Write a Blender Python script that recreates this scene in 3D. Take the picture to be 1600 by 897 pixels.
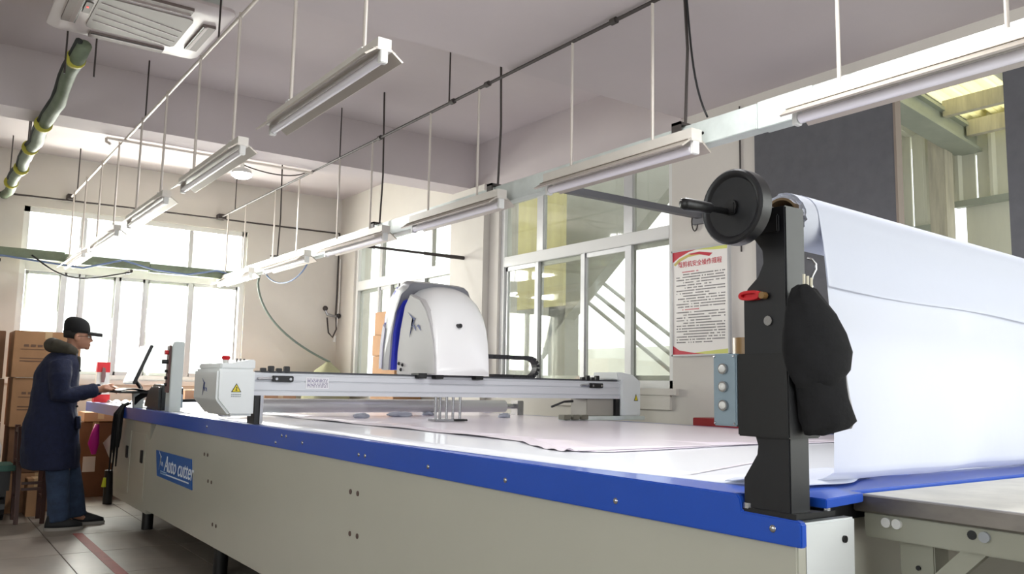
import bpy, bmesh, math, random
from mathutils import Vector, Matrix
random.seed(7)
D = bpy.data
for o in list(D.objects): D.objects.remove(o)
SC = bpy.context.scene
COL = SC.collection
PI = math.pi
# ------------------------------------------------------------------ camera
YAW, PIT, ROL = 0.62094382, 0.11820069, 0.01875215
f = Vector((math.sin(YAW)*math.cos(PIT), math.cos(YAW)*math.cos(PIT), math.sin(PIT)))
r0 = Vector((math.cos(YAW), -math.sin(YAW), 0)); u0 = r0.cross(f)
r = r0*math.cos(ROL)+u0*math.sin(ROL); u = -r0*math.sin(ROL)+u0*math.cos(ROL)
cd = D.cameras.new('camera'); cam = D.objects.new('camera', cd); COL.objects.link(cam)
cd.sensor_width = 36; cd.lens = 36*1315.517/1600; cd.clip_start = .05; cd.clip_end = 200
cam.matrix_world = Matrix(((r.x, u.x, -f.x, 0), (r.y, u.y, -f.y, 0), (r.z, u.z, -f.z, 1.23), (0, 0, 0, 1)))
SC.camera = cam
# ------------------------------------------------------------------ sky and light
w = D.worlds.new('overcast'); SC.world = w; w.use_nodes = True
bg = w.node_tree.nodes['Background']; bg.inputs[0].default_value = (.93, .97, 1, 1); bg.inputs[1].default_value = 2.6
def area(name, loc, rot, sx, sy, e, col=(1, 1, 1)):
    l = D.lights.new(name, 'AREA'); l.shape = 'RECTANGLE'; l.size = sx; l.size_y = sy; l.energy = e; l.color = col
    o = D.objects.new(name, l); o.location = loc; o.rotation_euler = rot; COL.objects.link(o); return o
area('daylight_front_windows', (2.6, -3.9, 2.1), (PI/2-.5, 0, 0), 4.6, 2.0, 190, (.94, .97, 1))      # daylight through the wall_front windows
area('daylight_left_windows', (-2.9, 1.0, 2.1), (0, -PI/2+.2, 0), 1.8, 4.5, 55, (.95, .98, 1))
area('daylight_far_window', (2.15, 10.98, 2.45), (-PI/2+.35, 0, 0), 2.6, 2.0, 800, (1, .98, .94))
area('added_side_light', (5.05, -1.6, 2.2), (0, PI/2-.35, 0), 2.0, 3.2, 90, (1, .99, .96))  # added fill light, outside the unseen extra window of wall_right
SC.view_settings.view_transform = 'Standard'; SC.view_settings.look = 'None'
SC.view_settings.exposure = 0.0; SC.view_settings.gamma = 1.0; SC.view_settings.use_curve_mapping = False
# ------------------------------------------------------------------ materials
def lin(c): return tuple((x/12.92 if x <= .04045 else ((x+.055)/1.055)**2.4) for x in c)
MATS = {}
def M(name, rgb, rough=.5, metal=0, noise=0, scale=6, stretch=(1, 1, 1), bump=0, emit=0, coat=0, alpha=None):
    if name in MATS: return MATS[name]
    m = D.materials.new(name); m.use_nodes = True; nt = m.node_tree; b = nt.nodes['Principled BSDF']
    c = lin([v/255 for v in rgb])
    b.inputs['Base Color'].default_value = (*c, 1); b.inputs['Roughness'].default_value = rough; b.inputs['Metallic'].default_value = metal
    if coat: b.inputs['Coat Weight'].default_value = coat; b.inputs['Coat Roughness'].default_value = .1
    if emit: b.inputs['Emission Color'].default_value = (*c, 1); b.inputs['Emission Strength'].default_value = emit
    if noise or bump:
        tc = nt.nodes.new('ShaderNodeTexCoord'); mp = nt.nodes.new('ShaderNodeMapping'); mp.inputs['Scale'].default_value = stretch
        n = nt.nodes.new('ShaderNodeTexNoise'); n.inputs['Scale'].default_value = scale; n.inputs['Detail'].default_value = 6; n.inputs['Roughness'].default_value = .6
        nt.links.new(tc.outputs['Object'], mp.inputs[0]); nt.links.new(mp.outputs[0], n.inputs['Vector'])
        if noise:
            rp = nt.nodes.new('ShaderNodeValToRGB'); rp.color_ramp.elements[0].position = .3; rp.color_ramp.elements[1].position = .7
            rp.color_ramp.elements[0].color = (*[v*(1-noise) for v in c], 1); rp.color_ramp.elements[1].color = (*[min(1, v*(1+noise*.6)) for v in c], 1)
            nt.links.new(n.outputs['Fac'], rp.inputs[0]); nt.links.new(rp.outputs[0], b.inputs['Base Color'])
        if bump:
            bp = nt.nodes.new('ShaderNodeBump'); bp.inputs['Strength'].default_value = bump; bp.inputs['Distance'].default_value = .02
            nt.links.new(n.outputs['Fac'], bp.inputs['Height']); nt.links.new(bp.outputs[0], b.inputs['Normal'])
    MATS[name] = m; return m
def Mglass(name, tint, refl=.1, haze=.12):
    m = D.materials.new(name); m.use_nodes = True; nt = m.node_tree; nt.nodes.clear()
    out = nt.nodes.new('ShaderNodeOutputMaterial'); tr = nt.nodes.new('ShaderNodeBsdfTransparent'); gl = nt.nodes.new('ShaderNodeBsdfGlossy')
    df = nt.nodes.new('ShaderNodeBsdfDiffuse'); m1 = nt.nodes.new('ShaderNodeMixShader'); m2 = nt.nodes.new('ShaderNodeMixShader')
    tr.inputs[0].default_value = (*tint, 1); gl.inputs['Roughness'].default_value = .03; df.inputs[0].default_value = (.6, .62, .55, 1)
    m1.inputs[0].default_value = refl
    nz = nt.nodes.new('ShaderNodeTexNoise'); nz.inputs['Scale'].default_value = 3; nz.inputs['Detail'].default_value = 8
    tc = nt.nodes.new('ShaderNodeTexCoord'); nt.links.new(tc.outputs['Object'], nz.inputs['Vector'])
    mul = nt.nodes.new('ShaderNodeMath'); mul.operation = 'MULTIPLY'; mul.inputs[1].default_value = haze*2; nt.links.new(nz.outputs['Fac'], mul.inputs[0])
    nt.links.new(mul.outputs[0], m2.inputs[0])
    nt.links.new(tr.outputs[0], m1.inputs[1]); nt.links.new(gl.outputs[0], m1.inputs[2]); nt.links.new(m1.outputs[0], m2.inputs[1]); nt.links.new(df.outputs[0], m2.inputs[2])
    nt.links.new(m2.outputs[0], out.inputs[0]); MATS[name] = m; return m
def Mcloth(name, rgb, trans=.35, see=.0, bump=.2, scale=12):
    m = D.materials.new(name); m.use_nodes = True; nt = m.node_tree; nt.nodes.clear(); c = (*lin([v/255 for v in rgb]), 1)
    out = nt.nodes.new('ShaderNodeOutputMaterial'); df = nt.nodes.new('ShaderNodeBsdfDiffuse'); tl = nt.nodes.new('ShaderNodeBsdfTranslucent'); tr = nt.nodes.new('ShaderNodeBsdfTransparent')
    a = nt.nodes.new('ShaderNodeMixShader'); b = nt.nodes.new('ShaderNodeMixShader'); a.inputs[0].default_value = trans; b.inputs[0].default_value = see
    df.inputs[0].default_value = c; tl.inputs[0].default_value = c
    tc = nt.nodes.new('ShaderNodeTexCoord'); n = nt.nodes.new('ShaderNodeTexNoise'); n.inputs['Scale'].default_value = scale; bp = nt.nodes.new('ShaderNodeBump')
    bp.inputs['Strength'].default_value = bump; bp.inputs['Distance'].default_value = .01
    nt.links.new(tc.outputs['Object'], n.inputs['Vector']); nt.links.new(n.outputs['Fac'], bp.inputs['Height']); nt.links.new(bp.outputs[0], df.inputs['Normal'])
    nt.links.new(df.outputs[0], a.inputs[1]); nt.links.new(tl.outputs[0], a.inputs[2]); nt.links.new(a.outputs[0], b.inputs[1]); nt.links.new(tr.outputs[0], b.inputs[2]); nt.links.new(b.outputs[0], out.inputs[0])
    MATS[name] = m; return m
wallm = M('wall_paint', (205, 200, 192), .8, noise=.06, scale=1.2)
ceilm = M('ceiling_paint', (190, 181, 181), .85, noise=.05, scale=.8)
floorm = M('floor_tile', (150, 141, 131), .4, noise=.2, scale=2.2, bump=.05)
groutm = M('floor_grout', (70, 66, 62), .8)
alum = M('window_aluminium', (190, 190, 190), .35, .3, noise=.08, scale=5)
alumw = M('white_frame', (215, 215, 212), .45)
blackm = M('black_metal', (27, 28, 32), .38, noise=.15, scale=9)
blackp = M('black_plastic', (17, 17, 19), .45)
blackc = M('black_cloth', (15, 15, 18), .95, noise=.25, scale=60, bump=.15)
blue = M('blue_enamel', (28, 80, 186), .3, coat=.3, noise=.05, scale=2)
blued = M('logo_blue', (36, 60, 140), .5)
cream = M('cream_enamel', (186, 185, 172), .3, coat=.25, noise=.04, scale=1.3)
white = M('white_enamel', (226, 230, 230), .3, coat=.3)
hoodw = M('hood_white', (246, 246, 246), .25, coat=.4)
hoodg = M('hood_grey', (152, 152, 158), .35)
hoodb = M('hood_blue', (60, 70, 205), .35)
galv = M('galvanised_steel', (208, 216, 212), .4, .15, noise=.12, scale=8)
steel = M('steel', (170, 170, 172), .25, .9)
lampw = M('lamp_housing', (205, 200, 192), .4, .1, noise=.06, scale=6)
reflm = M('lamp_reflector', (176, 168, 158), .4, .3)
tubem = M('lamp_tube', (225, 222, 228), .25)
darkrod = M('dark_rod', (66, 60, 58), .6, .3)
rodm = M('white_rod', (198, 190, 182), .45, .2)
carton = M('carton', (166, 126, 90), .8, noise=.1, scale=5)
carton2 = M('carton_dark', (120, 86, 62), .85, noise=.12, scale=5)
wood = M('dark_wood', (70, 40, 32), .45, noise=.3, scale=8, stretch=(1, 1, .1))
fabric = Mcloth('white_fabric', (216, 220, 232), .25, .02)
sheetm = M('white_sheet', (240, 243, 250), .38, coat=.5, bump=.15, scale=6)
pink = M('pink_film', (243, 233, 245), .36, coat=.5, bump=.12, scale=4)
filmm = M('grey_film', (222, 214, 222), .5, bump=.4, scale=12)
glass = Mglass('window_glass', (.97, .985, .96), .07, .06)
glassd = Mglass('dusty_glass', (.92, .93, .89), .07, .12)
darkpanel = M('dark_board', (88, 88, 92), .8, noise=.12, scale=14)
greenpipe = M('green_wrap', (110, 122, 100), .6, noise=.2, scale=9, bump=.3)
shedm = M('shed_sheet', (226, 226, 210), .5, noise=.12, scale=3, stretch=(1, 1, .2))
rustm = M('rusty_steel', (206, 200, 182), .6, .1, noise=.22, scale=7, stretch=(3, 3, .4))
purlm = M('grey_green_steel', (172, 178, 166), .5, .2, noise=.12, scale=5)
translm = Mcloth('skylight_sheet', (252, 246, 205), .85, .1, .4, 9)
red = M('red_plastic', (200, 22, 34), .4)
navy = M('navy_coat', (19, 27, 56), .9, noise=.25, scale=30, bump=.3)
olive = M('olive_hood', (58, 54, 44), .9, noise=.2, scale=30)
jean = M('jeans', (46, 62, 88), .9, noise=.35, scale=14, bump=.2)
skin = M('skin', (176, 128, 104), .55, noise=.06, scale=20)
brown = M('brown_tape', (140, 108, 66), .35)
gbg = M('blue_grey_panel', (138, 156, 168), .45)
asph = M('outside_ground', (200, 198, 190), .9)
# ------------------------------------------------------------------ mesh builder
class MB:
    def __init__(s): s.v = []; s.f = []
    def add(s, vs, fs):
        k = len(s.v); s.v += [Vector(p) for p in vs]; s.f += [[i+k for i in q] for q in fs]; return s
    def box(s, a, b):
        x0, y0, z0 = [min(p, q) for p, q in zip(a, b)]; x1, y1, z1 = [max(p, q) for p, q in zip(a, b)]
        return s.add([(x0, y0, z0), (x1, y0, z0), (x1, y1, z0), (x0, y1, z0), (x0, y0, z1), (x1, y0, z1), (x1, y1, z1), (x0, y1, z1)],
                     [(3, 2, 1, 0), (4, 5, 6, 7), (0, 1, 5, 4), (1, 2, 6, 5), (2, 3, 7, 6), (3, 0, 4, 7)])
    def loft(s, rings, cap=True):
        k = len(s.v); n = len(rings[0])
        for rg in rings: s.v += [Vector(p) for p in rg]
        for i in range(len(rings)-1):
            for j in range(n):
                a = k+i*n+j; b = k+i*n+(j+1) % n; s.f.append([a, b, b+n, a+n])
        if cap: s.f.append([k+j for j in range(n)][::-1]); s.f.append([k+(len(rings)-1)*n+j for j in range(n)])
        return s
    def tube(s, pts, rad, n=10, cap=True):
        pts = [Vector(p) for p in pts]; rs = rad if isinstance(rad, (list, tuple)) else [rad]*len(pts); rings = []
        t0 = (pts[1]-pts[0]).normalized(); up = Vector((0, 0, 1)) if abs(t0.z) < .9 else Vector((1, 0, 0)); a = t0.cross(up).normalized()
        for i, p in enumerate(pts):
            t = (pts[min(i+1, len(pts)-1)]-pts[max(i-1, 0)]).normalized(); a = (a-t*a.dot(t)).normalized(); b = t.cross(a)
            rings.append([p+(a*math.cos(q)+b*math.sin(q))*rs[i] for q in [2*PI*j/n for j in range(n)]])
        return s.loft(rings, cap)
    def prism(s, poly, ax, a, b):       # polygon in the plane across axis ax ('X': (y,z); 'Y': (x,z); 'Z': (x,y))
        def mk(p, q): return {'X': (q, p[0], p[1]), 'Y': (p[0], q, p[1]), 'Z': (p[0], p[1], q)}[ax]
        return s.loft([[mk(p, a) for p in poly], [mk(p, b) for p in poly]])
    def sph(s, c, rad, n=16, m=10):
        rx, ry, rz = rad if isinstance(rad, (list, tuple)) else (rad,)*3
        rings = []
        for i in range(1, m):
            t = PI*i/m; rings.append([(c[0]+rx*math.sin(t)*math.cos(2*PI*j/n), c[1]+ry*math.sin(t)*math.sin(2*PI*j/n), c[2]-rz*math.cos(t)) for j in range(n)])
        k = len(s.v); s.loft(rings, False); s.v += [Vector((c[0], c[1], c[2]-rz)), Vector((c[0], c[1], c[2]+rz))]
        for j in range(n):
            s.f.append([k+(j+1) % n, k+j, k+(m-1)*n]); s.f.append([k+(m-2)*n+j, k+(m-2)*n+(j+1) % n, k+(m-1)*n+1])
        return s
    def grid(s, fn, nu, nv):
        k = len(s.v)
        for i in range(nu+1):
            for j in range(nv+1): s.v.append(Vector(fn(i/nu, j/nv)))
        for i in range(nu):
            for j in range(nv): a = k+i*(nv+1)+j; s.f.append([a, a+nv+1, a+nv+2, a+1])
        return s
    def xf(s, mat): s.v = [mat @ v for v in s.v]; return s
    def build(s, name, mat, parent=None, smooth=False, bevel=0, solid=0, origin=None):
        org = Vector(origin) if origin is not None else (world_loc(parent) if parent else Vector((0, 0, 0)))
        me = D.meshes.new(name); me.from_pydata([v-org for v in s.v], [], s.f); me.update()
        bm = bmesh.new(); bm.from_mesh(me); bmesh.ops.recalc_face_normals(bm, faces=bm.faces)
        if bevel: bmesh.ops.bevel(bm, geom=[e for e in bm.edges if e.calc_face_angle(0) > .6], offset=bevel, segments=2, affect='EDGES', clamp_overlap=True)
        bm.to_mesh(me); bm.free()
        if smooth: me.polygons.foreach_set('use_smooth', [True]*len(me.polygons)); me.update()
        if smooth == 'auto' or bevel:
            me.polygons.foreach_set('use_smooth', [True]*len(me.polygons))
            try: me.set_sharp_from_angle(angle=.7)
            except Exception: pass
        o = D.objects.new(name, me); COL.objects.link(o); me.materials.append(mat)
        if parent: o.parent = parent; o.location = org-world_loc(parent)
        else: o.location = org
        if solid:
            md = o.modifiers.new('thickness', 'SOLIDIFY'); md.thickness = solid; md.offset = 0
        return o
def world_loc(o):
    v = Vector((0, 0, 0))
    while o: v += o.location; o = o.parent
    return v
def thing(name, label, cat, loc=(0, 0, 0), group=None):
    o = D.objects.new(name, None); o.empty_display_size = .1; COL.objects.link(o); o.location = loc; o['label'] = label; o['category'] = cat
    if group: o['group'] = group
    return o
def tag(o, label, cat, group=None):
    o['label'] = label; o['category'] = cat
    if group: o['group'] = group
    return o
def struct(o, label=None):
    o['kind'] = 'structure'
    if label: o['label'] = label
    return o
def lab(o, t): o['label'] = t; return o
def copy_tree(o, parent=None):
    c = o.copy(); COL.objects.link(c)
    if parent: c.parent = parent
    for ch in o.children: copy_tree(ch, c)
    return c
def box(name, a, b, mat, parent=None, bevel=0, origin=None): return MB().box(a, b).build(name, mat, parent, bevel=bevel, origin=origin)
def cyl(name, p0, p1, rad, mat, parent=None, n=16): return MB().tube([p0, p1], rad, n).build(name, mat, parent, smooth='auto')
def bez(p0, p1, p2, p3, n=12):
    out = []
    for i in range(n+1):
        t = i/n; out.append(tuple((1-t)**3*a+3*(1-t)**2*t*b+3*(1-t)*t*t*c+t**3*d for a, b, c, d in zip(p0, p1, p2, p3)))
    return out
def text(name, body, size, mat, mx, parent, shear=0, extrude=.0008):
    cu = D.curves.new(name, 'FONT'); cu.body = body; cu.size = size; cu.shear = shear; cu.extrude = extrude; cu.offset = .0004 if size < .1 else 0; cu.align_x = 'CENTER'; cu.align_y = 'CENTER'
    t = D.objects.new('tmp', cu); COL.objects.link(t); dg = bpy.context.evaluated_depsgraph_get(); me = D.meshes.new_from_object(t.evaluated_get(dg))
    D.objects.remove(t); D.curves.remove(cu)
    org = world_loc(parent); me.transform(Matrix.Translation(-org) @ mx); me.materials.clear(); me.materials.append(mat); me.name = name
    o = D.objects.new(name, me); COL.objects.link(o); o.parent = parent; return o
def basis(o, ux, uy):
    ux = Vector(ux).normalized(); uy = Vector(uy).normalized(); uz = ux.cross(uy)
    return Matrix(((ux.x, uy.x, uz.x, o[0]), (ux.y, uy.y, uz.y, o[1]), (ux.z, uy.z, uz.z, o[2]), (0, 0, 0, 1)))
def bird(name, mx, s, mat, parent):      # the maker's mark: a bird-like hooked stroke with two small waves
    b = MB(); S = [[(-.5, .55), (-.1, .34), (.18, .25), (-.02, .12), (-.2, -.25), (-.3, -.55), (-.1, -.1), (.06, .12), (.0, .2), (-.2, .33)],
                   [(-.1, -.12), (.06, .0), (.16, -.1), (.26, -.28), (.14, -.2), (.05, -.1)], [(.3, -.12), (.42, -.02), (.55, -.1), (.66, -.3), (.52, -.2), (.42, -.1)]]
    for p in S: b.prism([(x*s, y*s) for x, y in p], 'Z', 0, .0015)
    return b.xf(mx).build(name, mat, parent)
# ================================================================== the setting
H, XR, YF = 3.74, 4.69, 10.6
XL, YB = -3.0, -4.0
fl = struct(box('floor', (XL-.2, YB-.2, -.12), (XR+.24, YF+.24, -.006), groutm))
tm = None
for i in range(10):
    for j in range(13):
        x = -3+.8*i; y = .4+.8*j
        if x+.8 > XR+.01: x2 = XR-x
        if tm is None:
            t = MB().box((.003, .003, -.006), (.797, .797, 0)).build('tile', floorm, fl, bevel=.0015); tm = t.data; t.location = (x, y, 0)
        else:
            t = D.objects.new('tile', tm); COL.objects.link(t); t.parent = fl; t.location = (x, y, 0)
            if x+.8 > XR: t.scale = ((XR-x)/.8, 1, 1)
            if y+.8 > YF: t.scale = (t.scale[0], (YF-y)/.8, 1)
MB().box((XL, YB, -.006), (XR, .4, 0)).build('tile_field', floorm, fl)
struct(MB().box((XL-.2, YB-.2, H), (XR+.24, YF+.24, H+.15)).build('ceiling', ceilm))
struct(box('ceiling_slab', (XL, YB, 3.30), (XR, 4.35, H), ceilm))
struct(box('beam_2', (XL, 7.24, 3.27), (XR, 7.58, H), ceilm))
def holed(name, ax, a, b, lo, hi, holes, mat):
    us = sorted(set([lo[0], hi[0]]+[h[0] for h in holes]+[h[1] for h in holes])); vs = sorted(set([lo[1], hi[1]]+[h[2] for h in holes]+[h[3] for h in holes])); m = MB()
    for i in range(len(us)-1):
        for j in range(len(vs)-1):
            cu = (us[i]+us[i+1])/2; cv = (vs[j]+vs[j+1])/2
            if any(h[0] < cu < h[1] and h[2] < cv < h[3] for h in holes): continue
            if ax == 'X': m.box((a, us[i], vs[j]), (b, us[i+1], vs[j+1]))
            else: m.box((us[i], a, vs[j]), (us[i+1], b, vs[j+1]))
    return struct(m.build(name, mat))
holed('wall_right', 'X', XR, XR+.24, (YB, 0), (YF+.24, H), [(7.70, 10.12, 1.2, 3.1), (4.46, 6.80, 1.24, 3.1), (.9, 3.64, 0, 3.12), (-3.3, .1, 1.0, 3.1)], wallm)
holed('wall_back', 'Y', YF, YF+.24, (XL-.2, 0), (XR, H), [(.93, 3.42, 1.22, 3.13), (-2.4, .25, 1.22, 3.13)], wallm)
holed('wall_front', 'Y', YB-.2, YB, (XL-.2, 0), (XR+.24, H), [(-.5, 4.6, .8, 3.1)], wallm)
holed('wall_left', 'X', XL-.2, XL, (YB, 0), (YF, H), [(-1.3, 3.3, 1.1, 3.1)], wallm)
struct(box('pillar_1', (XR-.07, 6.97, 0), (XR, 7.6, 3.27), wallm))
struct(box('outside_ground', (-14, -14, -.3), (22, 32, -.13), asph))
struct(box('wall_shade_band', (XR-.015, 4.35, 3.1), (XR, 7.24, H), ceilm))  # thin grey band: the shade of the dim upper wall put into colour
# windows -----------------------------------------------------------
def window(name, ax, pos, u0, u1, z0, z1, trans, ups, lows, gl, label, thick=.07, lowtop=None):
    """ax: wall axis; ups/lows: list of (centre, width) mullions above/below the transom band trans=(za,zb)"""
    ups = sorted(ups); lows = sorted(lows)
    fr = thing(name, label, 'window'); del fr['category']; struct(fr)
    sgn = 1
    def bx(nm, ua, ub, za, zb, mat, off=0, th=thick):
        a, b = pos+off, pos+off+th
        if ax == 'X': return box(nm, (a, ua, za), (b, ub, zb), mat, fr, bevel=.004)
        return box(nm, (ua, a, za), (ub, b, zb), mat, fr, bevel=.004)
    m = MB(); t = .06
    for (ua, ub, za, zb) in ((u0, u0+t, z0, z1), (u1-t, u1, z0, z1), (u0, u1, z1-t, z1), (u0, u1, z0, z0+t)):
        if ax == 'X': m.box((pos, ua, za), (pos+thick+.02, ub, zb))
        else: m.box((ua, pos, za), (ub, pos+thick+.02, zb))
    m.build('frame', alumw, fr)
    bx('transom', u0+t, u1-t, trans[0], trans[1], alumw)
    for (lst, za, zb) in ((ups, trans[1], z1-t), (lows, z0+t, trans[0])):
        cs = [u0+t]+[c for c, _ in lst]+[u1-t]
        for c, wd in lst: bx('mullion', c-wd/2, c+wd/2, za, zb, alum, .01, .05)
        for i in range(len(cs)-1):
            a, b = cs[i], cs[i+1]
            p = bx('pane', a, b, za, zb, gl, .035, .004)
    for (lst, za, zb) in ((lows, z0+t, trans[0]),):
        cs = [u0+t]+[c for c, _ in lst]+[u1-t]
        for i in range(len(cs)-1):
            m = MB(); a, b = cs[i]+.012, cs[i+1]-.012; q = .028; off = .02 if i % 2 else .045
            for (ua, ub, zc, zd) in ((a, a+q, za, zb), (b-q, b, za, zb), (a, b, za, za+.04), (a, b, zb-.04, zb)):
                if ax == 'X': m.box((pos+off, ua, zc), (pos+off+.022, ub, zd))
                else: m.box((ua, pos+off, zc), (ub, pos+off+.022, zd))
            m.build('sash', alum, fr)
    return fr
window('window_1', 'Y', YF+.03, .93, 3.42, 1.22, 3.13, (2.42, 2.60), [(1.54, .07), (2.74, .05)], [(1.37, .035), (1.57, .05), (1.94, .035), (2.26, .035), (2.77, .06)], glass, 'wide white-framed window of the back wall, sky beyond')
window('window_2', 'X', XR+.03, 7.70, 10.12, 1.2, 3.1, (2.44, 2.56), [(9.44, .08), (8.19, .04)], [(9.48, .05), (9.17, .04), (8.97, .04), (8.35, .05)], glass, 'side window behind the machine hood, nearer the back corner')
window('window_3', 'X', XR+.03, 4.46, 6.80, 1.24, 3.1, (2.40, 2.50), [(6.18, .10), (4.99, .11)], [(6.22, .05), (5.56, .06), (4.99, .08)], glassd, 'side window beside the framed notice, a stair outside')
window('window_4', 'Y', YF+.03, -2.4, .25, 1.22, 3.13, (2.42, 2.60), [(-1.1, .06)], [(-1.6, .05), (-.8, .05)], glass, 'second window of the back wall')
window('window_5', 'Y', YB-.12, -.5, 4.6, .8, 3.1, (2.3, 2.4), [(1.2, .06), (2.9, .06)], [(1.2, .06), (2.9, .06)], glass, 'wide window of the front wall')
window('window_6', 'X', XL-.12, -1.3, 3.3, 1.1, 3.1, (2.3, 2.4), [(.2, .06), (1.8, .06)], [(.2, .06), (1.8, .06)], glass, 'wide window of the left wall')
window('added_side_window', 'X', XR+.03, -3.3, .1, 1.0, 3.1, (2.3, 2.4), [(-1.6, .06)], [(-2.4, .05), (-1.6, .06), (-.8, .05)], glass, 'unseen side window of the right wall, added to admit side light')  # opening added out of view so the side light can reach the table
struct(box('trim_1', (.88, YF-.03, 1.17), (3.47, YF+.03, 1.22), alumw))
struct(box('trim_2', (XR-.03, 4.40, 1.19), (XR+.03, 6.86, 1.24), wallm))
struct(box('trim_3', (XR-.02, 4.47, 1.08), (XR, 5.9, 1.19), wallm))
# boards beside the side opening, the lean-to behind it --------------
d1 = struct(box('door_1', (XR-.03, 2.64, 0), (XR+.02, 3.655, 3.11), darkpanel), 'dark grey sliding board beside the opening, nearer the notice'); 
d2 = struct(box('door_2', (XR-.03, .5, 0), (XR+.02, 2.02, 3.11), darkpanel), 'dark grey sliding board at the frame edge')
struct(box('trim_4', (XR-.036, 2.625, 0), (XR+.024, 2.64, 3.11), M('board_edge', (128, 116, 104), .7)))
shed = struct(thing('exterior_lean_to', 'sheet metal lean-to seen through the side opening', 'shed')); del shed['category']
XS = 6.7
for i in range(9):
    y = 2.1+.26*i
    if y > 4.3: break
    b = MB(); prof = [(0, 0), (.10, 0), (.118, .03), (.142, .03), (.16, 0), (.245, 0)]
    z0, z1 = (2.75, 3.56) if y < 3.2 else (2.02, 3.56)
    b.loft([[(XS-d+.0, y+q, z0) for q, d in prof]+[(XS+.02, y+.245, z0), (XS+.02, y, z0)], [(XS-d, y+q, z1) for q, d in prof]+[(XS+.02, y+.245, z1), (XS+.02, y, z1)]])
    b.build('wall_panel', shedm, shed)
for k, (ya, yb) in enumerate(((1.9, 2.52), (2.53, 3.22))):
    box('lower_panel', (XS-.01, ya, 1.6), (XS+.02, yb, 2.70), shedm, shed)
box('lower_panel', (XS-.01, 3.5, .2), (XS+.02, 4.4, 2.0), shedm, shed)
box('girt', (XS-.07, 1.9, 2.70), (XS-.01, 3.28, 2.75), purlm, shed)
box('girt', (XS-.07, 3.44, 2.55), (XS-.01, 4.4, 2.60), purlm, shed)
box('girt', (XS-.10, 1.9, 3.44), (XS-.01, 4.4, 3.52), purlm, shed)
box('post', (XS-.22, 3.27, 0), (XS-.08, 3.40, 3.3), rustm, shed, bevel=.006)
box('post', (5.9, 3.45, 0), (6.0, 3.53, 2.95), M('post_grey', (120, 128, 126), .6), shed, bevel=.006)
m = MB()
m.loft([[(4.95, 3.12, 3.36), (4.95, 3.24, 3.36), (4.95, 3.24, 3.52), (4.95, 3.12, 3.52)], [(6.75, 3.12, 3.13), (6.75, 3.24, 3.13), (6.75, 3.24, 3.29), (6.75, 3.12, 3.29)]])
m.build('rafter', purlm, shed)
m = MB()
for dz in (0, .145): m.loft([[(4.95, 3.08, 3.35+dz), (4.95, 3.28, 3.35+dz), (4.95, 3.28, 3.375+dz), (4.95, 3.08, 3.375+dz)], [(6.75, 3.08, 3.12+dz), (6.75, 3.28, 3.12+dz), (6.75, 3.28, 3.145+dz), (6.75, 3.08, 3.145+dz)]])
m.build('rafter_flange', purlm, shed)
for x, z in ((5.55, 3.42), (6.15, 3.30)):
    box('purlin', (x, 1.2, z), (x+.06, 3.1, z+.12), rustm, shed)
box('purlin', (6.5, 1.2, 3.22), (6.56, 3.1, 3.34), rustm, shed)
def roofz(x): return 3.62-(x-4.93)*.135
for i in range(15):                       # corrugated roof sheets, two of them translucent
    y = 1.0+.24*i; mat = translm if 2.62 < y < 3.15 else shedm
    for (xa, xb) in ((4.93, 5.75), (5.75, 6.95)):
        mm = mat if (mat is translm and xa > 5.5) or mat is not translm else shedm
        b = MB(); prof = [(0, 0), (.05, 0), (.075, .035), (.11, .035), (.135, 0), (.18, 0), (.2, .02), (.235, .0)]
        b.loft([[(xa, y+q, roofz(xa)+h) for q, h in prof]+[(xa, y+q, roofz(xa)+h+.006) for q, h in prof[::-1]], [(xb, y+q, roofz(xb)+h) for q, h in prof]+[(xb, y+q, roofz(xb)+h+.006) for q, h in prof[::-1]]])
        b.build('roof_sheet', mm, shed)
# outside the side windows ------------------------------------------
st = struct(thing('exterior_stair', 'concrete stair rising outside the side window', 'stair')); del st['category']
conc = M('outside_concrete', (178, 178, 172), .85, noise=.1, scale=2); yel = M('outside_yellow_panel', (214, 204, 140), .7, noise=.2, scale=2, stretch=(3, 3, .3))
MB().prism([(8.6, 1.05), (8.6, 4.4), (4.2, 4.4)], 'X', 6.0, 6.15).build('stair_flight', conc, st)
for dz in (0, .17, .36):
    MB().tube([(6.35, 8.0, 3.16+dz-.55), (6.35, 4.6, .62+dz-.1)], .022, 8).build('handrail', conc, st)
box('column', (6.6, 5.55, 0), (6.85, 5.75, 4.4), conc, st)
box('column', (6.0, 7.35, 0), (6.2, 7.65, 4.4), conc, st)
ya = struct(thing('exterior_yard', 'yard wall and screens outside the side windows', 'wall')); del ya['category']
box('yard_wall', (9.5, -2, -.1), (9.7, 12, 1.9), M('yard_white', (225, 225, 215), .8), ya)
box('screen_panel', (5.6, 6.9, 2.1), (5.64, 7.9, 3.6), yel, ya)
box('screen_panel', (5.7, 8.0, 0), (5.74, 8.3, 3.6), conc, ya)
box('low_wall', (6.9, 3.9, -.1), (7.0, 6.4, 1.75), M('yard_green', (200, 204, 196), .8), ya)
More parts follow.
